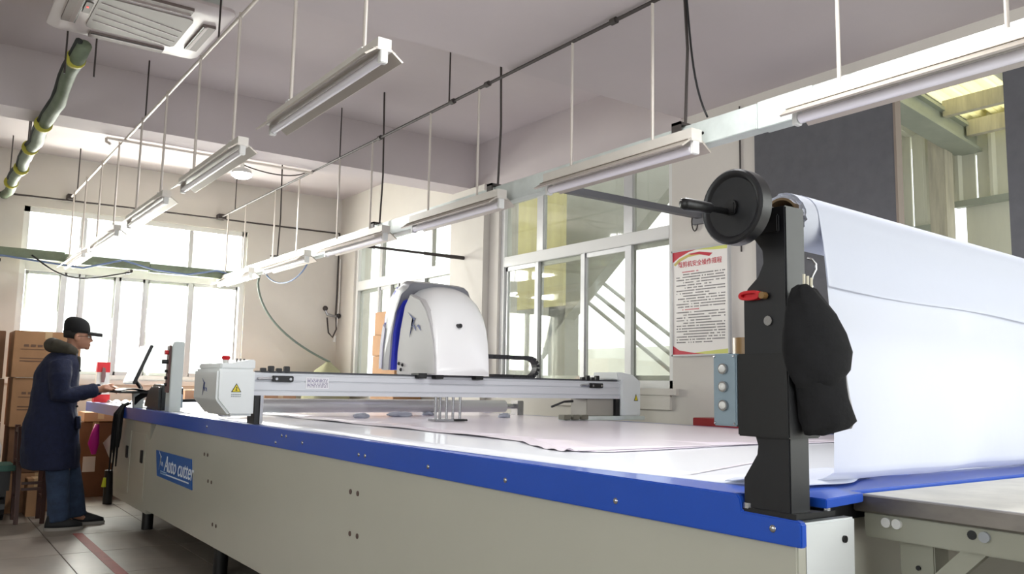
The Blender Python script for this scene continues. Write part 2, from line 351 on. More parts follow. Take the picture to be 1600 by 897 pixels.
# ================================================================== ceiling fittings
def lamp_proto(name, label, z_hang, off1, off2, group, L=1.2, k=1.0):
    t = thing(name, label, 'ceiling lamp', (0, 0, 0), group)
    K = Matrix.Diagonal((k, 1, k, 1))
    MB().prism([(-.028, .03), (.028, .03), (.028, -.012), (.05, -.018), (-.05, -.018), (-.028, -.012)], 'Y', 0, L).xf(K).build('housing', lampw, t)
    m = MB()
    for q in (-1, 1): m.prism([(q*.026, -.014), (q*.075, -.05), (q*.082, -.046), (q*.03, -.008)], 'Y', 0, L)
    m.xf(K).build('reflector', reflm, t)
    MB().tube([(0, .03, -.045), (0, L-.03, -.045)], .017, 12).xf(K).build('tube', tubem, t, smooth='auto')
    for y in (0, L-.025): MB().box((-.016, y, -.066), (.016, y+.025, -.012)).xf(K).build('end_cap', alumw, t, bevel=.003)
    for y in (off1, L-off2):
        cyl('hanging_rod', (0, y, .03), (0, y, z_hang), .0085, rodm, t, 10)
        box('clip', (-.02, y-.02, .03), (.02, y+.02, .045), alumw, t)
    return t
GL, GR = 'fluorescent lamps of the left row', 'fluorescent lamps of the right row'
p1 = lamp_proto('fluorescent_lamp', 'nearest and largest fluorescent lamp of the left row, hanging before the plain ceiling', .79, .18, .24, GL)
LROW = [(2.77, None), (4.40, 'second lamp of the left row, its end beside the round lit lamp'), (6.01, 'third lamp of the left row, before the upper window pane'), (7.65, 'fourth lamp of the left row, small, before the back window'), (9.25, 'farthest small lamp of the left row, just above the wall trunking')]
for i, (y, lb) in enumerate(LROW):
    o = p1 if i == 0 else copy_tree(p1); o.location = (1.37-.003*i, y, 2.50)
    if lb: o['label'] = lb
p2 = lamp_proto('fluorescent_lamp', 'white fluorescent lamp at the right edge, before the dark boards and lean-to', .80, .3, .22, GR, 1.18, 1.3)
RROW = [(1.0, None), (2.74, 'bright white lamp hanging over the handwheel bar, before the side window'), (4.40, 'right row lamp fixed along the trunking just left of the notice-side window'), (6.03, 'right row lamp above the boxes, left of the trunking joint'), (7.66, 'right row lamp next after the trunking joint, before the back corner'), (9.28, 'farthest lamp of the right row, at the end of the trunking')]
for i, (y, lb) in enumerate(RROW):
    o = p2 if i == 0 else copy_tree(p2); o.location = (3.055, y, 2.465)
    if lb: o['label'] = lb
t = thing('ceiling_rail', 'thin metal rail over the left lamp row, passing the air conditioner', 'rail', (1.37, 10.5, 3.27))
cyl('bar', (1.37, 1.2, 3.27), (1.37, 10.55, 3.27), .011, rodm, t)
for y in (5.0, 6.9, 10.1): cyl('hanger', (1.37, y, 3.27), (1.37, y, H), .006, darkrod, t, 8)
box('end_clamp', (1.33, 10.48, 3.24), (1.41, 10.6, 3.30), darkrod, t)
t = thing('ceiling_rail', 'thin dark rail over the right lamp row and the cutting machine', 'rail', (3.055, 10.5, 3.27))
cyl('bar', (3.055, .6, 3.27), (3.055, 10.55, 3.27), .011, darkrod, t)
for y in (5.1, 7.0, 10.0): cyl('hanger', (3.055, y, 3.27), (3.055, y, H), .006, darkrod, t, 8)
for y in (3.34, 4.6, 5.05, 6.2): MB().tube([(3.055, y-.02, 3.27), (3.055, y+.02, 3.27)], .02, 10).build('clamp', darkrod, t)
box('end_clamp', (3.01, 10.48, 3.24), (3.1, 10.6, 3.30), darkrod, t)
tag(MB().tube([(-.6, 10.52, 3.19), (.68, 10.52, 3.22), (2, 10.52, 3.235), (4.64, 10.52, 3.25)], .011, 8).build('conduit', darkrod), 'thin dark conduit running along the back wall above the window', 'pipe')
t = thing('conduit', 'pale pipe under the second ceiling beam, passing the round lit lamp', 'pipe', (1.28, 7.6, 3.25))
cyl('pipe', (1.22, 7.62, 3.252), (3.05, 7.62, 3.252), .012, rodm, t)
MB().tube([(1.22, 7.62, 3.252), (1.22, 7.62, 3.22), (1.25, 7.6, 3.2)], .012, 8).build('bent_end', rodm, t)
# trunking --------------------------------------------------------------
t = thing('cable_trunking', 'long galvanised cable trunking hanging beside the right lamp row', 'trunking', (3.2, 5, 2.45))
ys = [-.6, 2.15, 2.45, 4.62, 6.35, 6.75, 9.8]
for i in range(len(ys)-1):
    e = .004 if i in (1, 4) else 0
    box('trunking_section', (3.145, ys[i]+.002, 2.452-e), (3.23+e, ys[i+1]-.002, 2.575+e), galv, t, bevel=.003)
m = MB()
for y in (2.78, 2.83, 2.88, 2.93): m.tube([(3.142, y, 2.51), (3.147, y, 2.51)], .008, 8)
m.build('bolt_hole', blackp, t)
for y in (2.92, 4.62, 6.38, 8.8):
    m = MB().tube([(3.17, y, 2.575), (3.17+.01, y-.01, 3.0), (3.17, y, 3.298 if y < 4.4 else H-.002)], .008, 8); m.build('suspension_rod', darkrod, t)
    m = MB().box((3.10, y-.03, 2.575), (3.24, y+.03, 2.59)); m.box((3.10, y-.03, 2.45), (3.11, y+.03, 2.59)); m.build('saddle', darkrod, t)
t = thing('cable_trunking', 'grey green cable trunking crossing the back window', 'trunking', (2, 10.3, 2.5))
box('trunking_section', (-1.5, 10.25, 2.50), (1.32, 10.34, 2.60), greenpipe, t, bevel=.003)
box('trunking_section', (1.324, 10.25, 2.485), (2.2, 10.34, 2.585), greenpipe, t, bevel=.003)
box('trunking_section', (2.204, 10.25, 2.465), (3.36, 10.34, 2.565), greenpipe, t, bevel=.003)
for x in (.7, 2.0, 3.1): box('wall_bracket', (x, 10.3, 2.45), (x+.03, YF-.003, 2.48), darkrod, t)
cab = M('cable_blue', (96, 116, 150), .6)
tag(MB().tube([(.3, 10.22, 2.5), (.75, 10.22, 2.5), (1.1, 10.21, 2.47), (1.5, 10.2, 2.44), (1.9, 10.22, 2.57), (2.25, 10.2, 2.49), (2.6, 10.2, 2.47), (2.95, 10.22, 2.55), (3.2, 10.22, 2.5)], .011, 8).build('cable', cab, smooth=True), 'blue grey cable looped along the back window trunking', 'cable')
tag(MB().tube(bez((1.0, 10.2, 2.53), (1.15, 10.15, 2.42), (1.3, 10.2, 2.25), (1.7, 10.2, 2.36), 12)+[(2.0, 10.2, 2.44)], .009, 8).build('cable', blackp, smooth=True), 'black cable sagging below the back window trunking near its left end', 'cable')
tag(MB().tube(bez((3.22, 9.3, 2.46), (3.22, 9.0, 2.25), (3.22, 8.35, 2.22), (3.22, 8.05, 2.44), 14), .008, 8).build('cable', cab, smooth=True), 'grey cable loop sagging under the far end of the trunking', 'cable')
# support bars
t = thing('support_bar', 'thick grey bar from the trunking to the pier beside the notice', 'bar', (4, 4.15, 2.5))
MB().box((3.2, 4.14, 2.49), (4.66, 4.19, 2.535)).build('bar', M('grey_bar', (104, 104, 108), .5, .3), t)
box('wall_plate', (4.665, 4.10, 2.45), (XR, 4.23, 2.58), M('grey_bar', (1, 1, 1)), t)
t = thing('support_bar', 'dark thin bar from the trunking to the white pier above the hood', 'bar', (4, 7.3, 2.55))
for a, b_, rr in ((3.2, 3.6, .017), (3.6, 4.15, .012), (4.15, 4.4, .017), (4.4, 4.62, .02)): cyl('bar', (a, 7.33, 2.55), (b_, 7.33, 2.55), rr, darkrod, t, 10)
# air conditioner --------------------------------------------------------
t = thing('air_conditioner', 'white square cassette air conditioner hung below the ceiling', 'air conditioner', (1.03, 5.57, 3.5))
box('body', (.63, 5.18, 3.52), (1.43, 5.97, H), galv, t)
acw = M('ac_white', (214, 206, 205), .4); acg = M('ac_grille', (150, 145, 140), .6)
m = MB(); c0 = (1.03, 5.575); hw = .475
def rsq(h, z, rr=.06):
    out = []
    for (sx, sy, a0) in ((1, 1, 0), (-1, 1, 90), (-1, -1, 180), (1, -1, 270)):
        for k in range(5):
            a = math.radians(a0+k*22.5); out.append((c0[0]+sx*(h-rr)+rr*math.cos(a), c0[1]+sy*(h-rr)+rr*math.sin(a), z))
    return out
m.loft([rsq(.44, 3.55), rsq(hw, 3.535), rsq(hw, 3.515), rsq(.455, 3.50), rsq(.36, 3.495), rsq(.29, 3.49)]); m.build('panel', acw, t, smooth='auto')
g = MB(); g.loft([rsq(.27, 3.492, .04), rsq(.27, 3.482, .04)]); gr = g.build('intake_grille', acg, t)
for k in range(4):
    a = .16-.1*k; MB().tube([(c0[0]-.25, c0[1]+a-.04, 3.481), (c0[0]+.25, c0[1]+a+.10, 3.481)], .003, 6).build('rib', acw, gr)
for k in range(4):
    q = Matrix.Translation((c0[0], c0[1], 0)) @ Matrix.Rotation(k*PI/2, 4, 'Z')
    MB().box((-.23, .335, 3.478), (.23, .415, 3.500)).xf(q).build('outlet', M('ac_outlet', (120, 108, 104), .6), t)
    MB().prism([(.345, 3.472), (.41, 3.488), (.405, 3.494), (.34, 3.478)], 'X', -.22, .22).xf(q).build('vane', M('ac_vane', (160, 148, 145), .5), t)
    MB().box((-.225, .335, 3.474), (.225, .345, 3.479)).xf(q).build('gap', blackp, t)
box('receiver', (.70, 5.42, 3.476), (.745, 5.6, 3.484), acg, t, bevel=.004)
box('indicator_light', (.715, 5.49, 3.472), (.725, 5.50, 3.477), M('red_led', (255, 50, 40), .4, emit=2), t)
# insulated pipe -----------------------------------------------------------
t = thing('insulated_pipe', 'sagging green wrapped pipe running from the air conditioner to the back wall', 'pipe', (.76, 8, 3.3))
pts = []; rad = []
for k in range(30):
    y = 6.06+4.5*k/29; e_ = max(0, 1-k/8)**1.5; pts.append((.735+.06*e_-.010*math.sin(k*.9), y, 3.20+.24*e_-.012*math.sin(k*1.7))); rad.append(.047+.003*math.sin(k*1.3)+.003*math.sin(k*2.9))
MB().tube(pts, rad, 12).build('lagging', greenpipe, t, smooth=True)
MB().tube([(p[0]-.035, p[1], p[2]+.022) for p in pts[:24]], .025, 8).build('dark_pipe', M('dark_foam', (50, 54, 52), .8), t, smooth=True)
yt = M('yellow_tape', (176, 170, 60), .6)
for k in (1, 8, 14, 19, 24):
    MB().tube([(pts[k][0]-.01, pts[k][1]-.012, pts[k][2]), (pts[k][0]-.01, pts[k][1]+.012, pts[k][2])], .066, 14).build('strap', yt, t, smooth='auto')
for (y, x) in ((6.15, .70), (6.1, .87), (7.3, .72), (8.4, .72), (8.95, .78), (10.0, .72)): cyl('hanger', (x, y, 3.25), (x, y, H), .006, darkrod, t, 8)
# round lamp ---------------------------------------------------------------
def ring(x, y, z, rr, n=24): return [(x+rr*math.cos(2*PI*j/n), y+rr*math.sin(2*PI*j/n), z) for j in range(n)]
def bay_lamp(lx, ly, label, power, top, dz=0, rad=.1):
    t = thing('high_bay_lamp', label, 'lamp', (lx, ly, 3.2+dz), 'round high bay lamps')
    k = rad/.1
    MB().loft([ring(lx, ly, 3.205+dz, .045*k), ring(lx, ly, 3.185+dz, .085*k), ring(lx, ly, 3.15+dz, .098*k)]).build('shade', alumw, t, smooth='auto')
    MB().loft([ring(lx, ly, 3.15+dz, .094*k), ring(lx, ly, 3.13+dz, .088*k), ring(lx, ly, 3.112+dz, .06*k)]).build('diffuser', M('lit_diffuser', (255, 255, 255), .4, emit=14), t, smooth=True)
    cyl('stem', (lx, ly, 3.2+dz), (lx, ly, top), .018, alumw, t)
    l = D.lights.new('round_lamp_light', 'AREA'); l.shape = 'DISK'; l.size = .2*k; l.energy = power; o = D.objects.new('round_lamp_light', l); o.location = (lx, ly, 3.105+dz); COL.objects.link(o)
lx, ly = 2.395, 7.7
bay_lamp(lx, ly, 'round lit white lamp hanging below the second beam', 40, 3.26)
bay_lamp(2.25, 1.9, 'unseen round lamp added to brighten the near end of the cutting machine', 48, 3.30, -.02, .16)  # lamp added out of view to raise the brightness of the table
tag(MB().tube(bez((lx, ly, 3.24), (lx+.2, ly-.02, 3.18), (lx+.5, ly-.05, 3.16), (3.0, 7.62, 3.26), 12), .006, 6).build('cable', darkrod, smooth=True), 'thin dark cable drooping from the round lit lamp to the rail', 'cable')
tag(MB().tube(bez((3.16, 2.9, 3.30), (3.19, 2.9, 3.1), (3.17, 2.88, 2.8), (3.18, 2.78, 2.6), 12), .006, 6).build('cable', blackp, smooth=True), 'loose black cable hanging from the ceiling beside the bright right row lamp', 'cable')
# valve and pipe in the back corner -----------------------------------------
t = thing('wall_valve', 'small pipe valve assembly on the wall at the back corner', 'valve', (4.62, 10.5, 2.1))
MB().tube([(4.64, 10.53, 3.25), (4.64, 10.53, 2.4), (4.63, 10.52, 2.12)], .012, 8).build('pipe', darkrod, t)
MB().tube([(4.655, 10.50, 2.9), (4.66, 10.5, 2.3), (4.63, 10.48, 1.95)], .008, 8).build('white_hose', alumw, t)
MB().tube([(4.63, 10.5, 2.12), (4.5, 10.5, 2.14), (4.47, 10.5, 2.2)], .018, 8).build('elbow', steel, t)
MB().sph((4.47, 10.5, 2.22), .035).build('filter_bowl', darkrod, t, smooth=True)
MB().sph((4.66, 10.5, 2.13), .035).build('gauge', blackp, t, smooth=True)
MB().tube([(4.5, 10.5, 2.1), (4.52, 10.48, 1.9), (4.58, 10.48, 1.84), (4.63, 10.48, 1.95), (4.63, 10.5, 2.1)], .011, 8).build('loop', darkrod, t, smooth=True)
MB().tube([(4.62, 10.48, 1.86), (4.61, 10.48, 1.78)], [.014, .02], 8).build('nozzle', alumw, t)
tag(MB().tube([(3.36, 9.9, 2.5)]+bez((3.38, 10.0, 2.42), (3.42, 10, 2.0), (3.85, 10.0, 1.70), (4.35, 10.0, 1.50), 16), .0135, 8).build('hose', M('grey_green_hose', (104, 116, 106), .6), smooth=True), 'grey green hose drooping from the trunking end to the olive sack', 'hose')
t = thing('sack', 'olive cloth sack gathered at its top below the hose end', 'sack', (4.3, 9.85, 0))
m = MB(); rg = []
for z, rr in ((0.9, .31), (1.15, .30), (1.3, .24), (1.4, .15), (1.47, .06), (1.5, .03)):
    rg.append([(4.33+rr*math.cos(a)*(1+.06*math.sin(5*a)), 10.0+rr*.8*math.sin(a)*(1+.06*math.sin(5*a)), z) for a in [2*PI*j/24 for j in range(24)]])
m.loft([[(p[0], p[1], 0) for p in rg[0]]]+rg); m.build('sack_body', M('sack_olive', (150, 148, 118), .9), t, smooth=True)
# ================================================================== notice on the wall
t = thing('notice_board', 'framed workshop notice with red corner and red heading on the wall', 'notice', (XR-.02, 4.18, 1.9))
y0, y1, z0, z1 = 3.895, 4.445, 1.48, 2.275
m = MB(); X0 = XR-.022
for a in (((y0, z0), (y1, z0+.012)), ((y0, z1-.012), (y1, z1)), ((y0, z0), (y0+.012, z1)), ((y1-.012, z0), (y1, z1))): m.box((X0-.006, a[0][0], a[0][1]), (XR, a[1][0], a[1][1]))
m.build('frame', alum, t)
box('sheet', (X0, y0+.01, z0+.01), (XR-.002, y1-.01, z1-.01), M('paper', (232, 228, 222), .5), t)
def NB(pu): return [(y1-.012-(y1-y0-.024)*a, z0+.012+(z1-z0-.024)*b) for a, b in pu]     # unit coordinates, a from the left, b from the bottom
def flat(pu, off, nm, mat): return MB().prism(NB(pu), 'X', X0-off, X0-off+.0006).build(nm, mat, t)
nr = M('notice_red', (190, 28, 52), .5); ng = M('notice_gold', (196, 180, 96), .5); ny = M('notice_yellow', (205, 208, 110), .5)
flat([(0, 1), (0, .9), (.12, .945), (.3, .985), (.45, 1)], .001, 'corner_print', nr)
flat([(.4, 1), (1, 1), (1, .965), (.75, .975)], .001, 'band_print', ny)
flat([(.02, .88), (.12, .93), (.3, .965), (.5, .97), (.72, .945), (.70, .93), (.5, .945), (.3, .938), (.15, .905), (.05, .865)], .0012, 'swoosh', ng)
flat([(.3, .968), (.5, .974), (.74, .945), (.68, .918), (.5, .95), (.35, .955)], .0016, 'swoosh', nr)
flat([(0, 0), (0, .085), (.12, .04), (.4, .012), (.6, 0)], .001, 'corner_print', nr)
flat([(.2, 0), (.5, .02), (1, .045), (1, 0)], .0007, 'band_print', ny)
mx = basis((X0-.001, (y0+y1)/2+.0, z0+(z1-z0)*.855), (0, -1, 0), (0, 0, 1))
tx_ = text('heading', '裁剪机安全操作规程', .047, nr, mx, t, 0, .0004)
ink = M('ink', (70, 66, 66), .6); m = MB(); mr = MB(); random.seed(3)
rows = [(.79, .18, .45, 'r')]
b = .765
for k in range(26):
    if k == 12: mr_row = b
    rows.append((b, .2 if k in (0, 3, 5, 8, 10, 13, 15, 18, 22) else .07, random.choice((.55, .95, .93, .94, .7)) if k in (2, 4, 7, 9, 12, 17, 21, 25) else .94, 'r' if k == 13 else 'k')); b -= .0262
for (bb, a0, a1, c) in rows:
    a = a0
    if c == 'r': a0, a1 = .18, .48; a = a0
    while a < a1:
        wd = random.choice((.012, .016, .02)); tgt = mr if c == 'r' else m
        if random.random() > .13: tgt.prism(NB([(a, bb), (a+wd, bb), (a+wd, bb+.0105), (a, bb+.0105)]), 'X', X0-.0008, X0-.0003)
        a += wd+.008
m.build('printed_rows', ink, t)['kind'] = 'stuff'; mr.build('red_rows', nr, t)
tag(MB().tube([(XR-.005, 3.80, 3.25), (XR-.005, 3.80, 2.2)], .006, 6).build('cable', darkrod), 'thin dark cable running down the wall right of the notice', 'cable')
tag(MB().tube([(XR-.012, 4.22+.03*math.cos(a), 2.48+.075*math.sin(a)) for a in [2*PI*k/16 for k in range(17)]], .005, 6).build('wire_loop', darkrod, smooth=True), 'small wire loop hanging on the wall above the notice', 'wire')
# ================================================================== cutting machine
XE = 1.555
t = cutter = thing('cutting_machine', 'long cream fabric cutting machine with blue edge band and moving gantry', 'machine', (2.9, 5, 0))
o = MB().prism([(6.97, .25), (7.02, .71), (6.76, .905), (1.14, .905), (1.14, .25)], 'X', 1.575, 1.61).build('side_panel', cream, t, bevel=.004)
lg = []
for (ya, za) in ((5.45, .775), (5.34, .62), (3.31, .778), (3.30, .607), (5.2, .38)):
    m = MB()
    for d in (-.035, .035): m.tube([(1.572, ya+d, za), (1.58, ya+d, za)], .011, 10)
    m.build('bolt_hole', M('hole_dark', (90, 72, 66), .7), t)
m = MB()
m = MB().prism([(9.7, .905), (9.7, 1.0), (1.285, 1.0), (1.275, .99), (1.27, .963), (1.125, .96), (1.115, .955), (1.115, .905)], 'X', XE, 1.575).build('edge_band', blue, t, bevel=.003)
for k, (ya, za) in enumerate(((2.19, .94), (1.685, .936), (1.187, .936), (2.67, .94), (4.12, .968), (4.2, .93), (3.85, .95), (4.06, .968), (3.24, .94), (3.18, .94), (5.4, .95))):
    MB().sph((XE, ya, za), (.005, .009, .009), 10, 6).build('screw', steel, t, smooth=True)
cab_ = MB().prism([(6.99, .21), (8.24, .21), (8.31, .45), (8.87, .63), (7.95, .895), (7.0, .9)], 'X', 1.59, 1.64).build('cabinet_panel', cream, t, bevel=.004)
for (ya, yb) in ((7.1, 7.6), (7.64, 8.16)):
    dd = MB().prism([(ya, .30), (yb, .29), (yb, .80), (ya, .81)], 'X', 1.583, 1.592).build('door', cream, t, bevel=.003)
    box('handle', (1.572, ya+.06, .58), (1.584, ya+.12, .68), blackp, dd, bevel=.002)
# end of body
MB().prism([(1.60, .25), (1.60, .95), (1.79, .95), (1.775, .25)], 'Y', 1.14, 1.17).build('end_panel', white, t, bevel=.004)
MB().tube([(1.745, 1.135, .905), (1.745, 1.145, .905)], .008, 10).build('hole', blackp, t)
box('end_panel', (1.80, 1.20, .25), (4.2, 1.24, .95), cream, t, bevel=.004)
box('core', (1.65, 1.3, .32), (4.24, 8.25, .90), M('core_dark', (60, 60, 62), .7), t)
box('side_panel', (4.25, 1.14, .25), (4.29, 9.7, .985), cream, t)
for y in (1.6, 3.6, 5.6, 7.6, 9.3):
    for x in (1.75, 4.05): cyl('leg', (x, y, 0), (x, y, .33), .045, blackp, t)
MB().prism([(1.58, 1.285), (1.66, 1.285), (1.665, 1.128), (1.85, 1.155), (1.86, 1.195), (4.315, 1.195), (4.315, 9.7), (1.58, 9.7)], 'Z', .978, .9985).build('table_surface', blue, t, bevel=.002)
box('under_frame', (1.6, 1.192, .935), (4.2, 1.9, .977), blackp, t)
# roll stand post (part of machine? bolted to it): own thing
ps = thing('roll_stand', 'black metal fabric roll stand bolted on the near corner of the machine', 'stand', (1.6, 1.2, .96))
left = [(1.272, .962), (1.272, 1.04), (1.262, 1.07), (1.242, 1.09), (1.236, 1.11), (1.243, 1.13), (1.262, 1.15), (1.266, 1.2), (1.266, 1.43), (1.26, 1.455), (1.235, 1.475), (1.215, 1.5), (1.21, 1.53), (1.22, 1.565), (1.245, 1.59), (1.262, 1.62)]
left = [(1.272, .962), (1.272, 1.035), (1.255, 1.06), (1.235, 1.09), (1.232, 1.11), (1.24, 1.135), (1.262, 1.155), (1.266, 1.2), (1.266, 1.44), (1.255, 1.465), (1.225, 1.49), (1.21, 1.52), (1.212, 1.55), (1.235, 1.58), (1.262, 1.60), (1.262, 1.655)]
MB().prism(left+[(1.205, 1.655), (1.20, 1.645), (1.147, 1.645), (1.147, .962)], 'X', 1.565, 1.635).build('post_plate', blackm, ps, bevel=.003)
box('foot_plate', (1.56, 1.13, .961), (1.70, 1.29, .972), blackp, ps)
for (x, y) in ((1.555+.01, 1.262), (1.69, 1.145)): cyl('bolt', (x, y, .97), (x, y, .982), .009, steel, ps, 8)
box('switch_box', (1.548, 1.135, 1.13), (1.66, 1.273, 1.315), blackp, ps, bevel=.003)
bp = box('button_panel', (1.546, 1.274, 1.15), (1.73, 1.342, 1.316), gbg, ps, bevel=.003)
for z in (1.281, 1.24, 1.197):
    b = MB().tube([(1.546, 1.308, z), (1.538, 1.308, z)], .0125, 16).build('push_button', steel, bp, smooth='auto'); MB().sph((1.538, 1.308, z), (.006, .009, .009), 12, 8).build('cap', alumw, bp, smooth=True)
m = MB()
for (y, z) in ((1.28, 1.156), (1.336, 1.156), (1.28, 1.31), (1.336, 1.31)): m.sph((1.545, y, z), .003, 8, 5)
m.build('screws', steel, bp)
MB().tube([(1.564, 1.195, 1.388), (1.56, 1.195, 1.388)], .011, 12).build('stud', steel, ps)
# handwheel
wc = Vector((1.45, 1.205, 1.635))
m = MB(); n = 40
def wr(x, rr): return [(x, wc.y+rr*math.cos(2*PI*j/n), wc.z+rr*math.sin(2*PI*j/n)) for j in range(n)]
m.loft([wr(1.458, .001), wr(1.458, .066), wr(1.453, .07), wr(1.45, .074), wr(1.45, .08), wr(1.455, .0845), wr(1.485, .0845), wr(1.49, .08), wr(1.49, .02)])
hw_ = m.build('handwheel', blackm, ps, smooth='auto')
MB().tube([(1.45, wc.y, wc.z), (1.462, wc.y, wc.z)], .016, 16).build('hub', blackp, hw_, smooth='auto')
MB().tube([(1.452, 1.215, 1.625), (1.40, 1.216, 1.625), (1.396, 1.216, 1.625), (1.325, 1.222, 1.625), (1.316, 1.222, 1.625)], [.007, .007, .012, .014, .01], 14).build('crank_handle', blackp, hw_, smooth=True)
MB().box((1.448, 1.192, 1.617), (1.456, 1.222, 1.645)).build('crank_arm', blackp, hw_, bevel=.003)
MB().sph((1.318, 1.226, 1.633), .0035, 8, 6).build('pin', steel, hw_, smooth=True)
cyl('shaft', (1.49, 1.207, 1.636), (1.72, 1.207, 1.636), .018, blackp, ps)
MB().prism([(1.262, 1.655), (1.262, 1.60), (1.25, 1.585), (1.16, 1.585), (1.16, 1.625)], 'X', 1.555, 1.564).build('cradle', blackp, ps, bevel=.003)
cyl('cradle_ring', (1.545, 1.207, 1.636), (1.556, 1.207, 1.636), .026, M('ring_grey', (70, 70, 66), .4, .5), ps)
# right-hand stand at the far end of the roll
fs = thing('roll_stand', 'second black roll stand at the far side of the machine', 'stand', (4.25, 1.2, .96))
box('post_plate', (4.2, 1.147, .9985), (4.28, 1.27, 1.66), blackm, fs)
# fabric roll
fr = thing('fabric_roll', 'big roll of white fabric resting on the black stand', 'fabric roll', (1.7, 1.23, 1.64))
RC = (1.235, 1.640); RR = .064
def tz(x): return -.028*(x-1.7)
def rrg(x, rr, n=36): return [(x, RC[0]+rr*math.cos(2*PI*j/n), RC[1]+tz(x)+rr*math.sin(2*PI*j/n)) for j in range(n)]
MB().loft([rrg(1.665, .05), rrg(1.665, .044), rrg(4.15, .044), rrg(4.15, .05)], False).build('cardboard_core', M('core_brown', (134, 112, 84), .8), fr, smooth='auto')
m = MB(); rn = []
random.seed(5)
for k, rr in enumerate((.0505, .054, .058, .061, RR)):
    rn.append([(1.678+random.uniform(-.006, .006), RC[0]+rr*math.cos(2*PI*j/48), RC[1]+rr*math.sin(2*PI*j/48)) for j in range(48)])
rn.append([(1.70, p[1], p[2]) for p in rn[-1]]); rn.append([(4.12, p[1], p[2]+tz(4.12)) for p in rn[-1]])
m.loft(rn, False).build('wound_fabric', fabric, fr, smooth='auto')
def flap(s, v):
    x = 1.725+(4.1-1.725)*s
    zb = 1.482-.004*math.sin(s*15)
    if v < .25:
        a = PI/2+ (v/.25)*PI/2; return (x, RC[0]+(RR+.002)*math.cos(a), RC[1]+tz(x)+(RR+.002)*math.sin(a))
    q = (v-.25)/.75; return (x+.03*q*(1-s), RC[0]-RR-.002-.002*math.sin(q*3+s*12), RC[1]+tz(x)-(RC[1]-zb)*q)
MB().grid(flap, 60, 24).build('front_flap', fabric, fr, smooth=True)
def drape(s, v):
    xl = 1.73 if v < .12 else 1.735+.155*min(1, (v-.12)/.68)**1.15
    x = xl+(4.1-xl)*s; X_ = x-1.7
    if v < .12: a = PI/2+(v/.12)*PI/2; return (x, RC[0]+(RR-.002)*math.cos(a), RC[1]+tz(x)+(RR-.002)*math.sin(a))
    wv = .012*math.sin(X_*6.5+1)+.008*math.sin(X_*15)
    yt = RC[0]-RR+.004
    if v < .8:
        q = (v-.12)/.68; z = RC[1]+tz(x)-q*(RC[1]+tz(x)-1.035)
        return (x, yt+(.07+wv)*q*q, z)
    q = (v-.8)/.2; a = q*PI/2
    return (x, yt+.07+wv-.012*math.sin(q*PI)+.12*q, 1.035-.032*math.sin(a))
MB().grid(drape, 110, 60).build('hanging_fabric', fabric, fr, smooth=True)
# sheets on table
def sheet(name, poly, z, mat, label, cat='sheet', wob=.002, solid=.0015):
    bm = bmesh.new(); vs = [bm.verts.new((x, y, z)) for x, y in poly]; bm.faces.new(vs); bmesh.ops.triangulate(bm, faces=bm.faces)
    for _ in range(4): bmesh.ops.subdivide_edges(bm, edges=[e for e in bm.edges if e.calc_length() > .3], cuts=1, use_grid_fill=True)
    for v in bm.verts: v.co.z = z+wob*(math.sin(v.co.x*7+v.co.y*3)+math.sin(v.co.y*5.1-v.co.x*2.7)+1.4)
    me = D.meshes.new(name); bm.to_mesh(me); bm.free(); me.materials.append(mat); me.polygons.foreach_set('use_smooth', [True]*len(me.polygons))
    o = D.objects.new(name, me); COL.objects.link(o); md = o.modifiers.new('thickness', 'SOLIDIFY'); md.thickness = solid
    return tag(o, label, cat)
edge = [(1.625, 9.5), (1.62, 7.0), (1.615, 5.0), (1.612, 4.4), (1.618, 3.5), (1.60, 3.0), (1.63, 2.3), (1.65, 1.9), (1.69, 1.6), (1.70, 1.45)]
sheet('underlay_sheet', edge+[(1.78, 1.36), (4.22, 1.36), (4.22, 9.5)], .9995, sheetm, 'white underlay sheet covering the blue machine table', 'sheet', .0006)
sheet('pink_film', [(2.16, 6.6), (2.2, 5.6), (2.2, 4.0), (2.21, 2.95), (2.03, 2.55), (1.985, 2.38), (2.1, 2.3), (2.97, 2.38), (4.15, 2.3), (4.15, 6.6)], 1.004, pink, 'pale pink film laid on the white underlay sheet', 'film', .0006)
m = MB(); path = [(2.14, 6.3), (2.16, 5.4), (2.18, 4.0), (2.19, 2.95), (2.02, 2.55), (1.975, 2.38)]
def ribbon(path, wid, z, ph=0):
    m = MB(); pts = []
    for i in range(len(path)-1):
        for k in range(8): q = k/8; pts.append((path[i][0]*(1-q)+path[i+1][0]*q, path[i][1]*(1-q)+path[i+1][1]*q))
    pts.append(path[-1]); n = len(pts)-1
    def fn(s, v):
        p = pts[min(n, int(round(s*n)))]; return (p[0]+(v-.5)*wid*(.5+.5*math.sin(PI*min(1, s*1.0+.02)))-.01*math.sin(s*9+ph), p[1], z+.006*math.sin(v*PI)+.003*math.sin(s*50+ph+v*4))
    return m.grid(fn, n, 4)
tag(ribbon(path, .1, 1.006).build('film_fold', filmm, smooth=True), 'grey crumpled fold along the near edge of the pink film', 'film')
def seam(pts, w_, nm, lb):
    m = MB(); 
    for i in range(len(pts)-1):
        a, b = pts[i], pts[i+1]; m.box((min(a[0], b[0]), min(a[1], b[1]), 1.0045), (max(a[0], b[0]), max(a[1], b[1])+w_, 1.0065))
    return tag(m.build(nm, filmm), lb, 'film')
tag(MB().grid(lambda s, v: (1.99+2.1*s, 2.34+.06*s+v*.022, 1.007+.003*math.sin(v*PI)), 24, 3).build('film_hem', filmm, smooth=True), 'thin grey hem across the table at the near end of the pink film', 'film')
tag(MB().grid(lambda s, v: (1.78+.9*s, 1.62+.3*s+v*.012, 1.0035+.002*math.sin(v*PI)), 16, 2).build('sheet_crease', filmm, smooth=True), 'faint crease in the underlay sheet left of the roll stand', 'film')
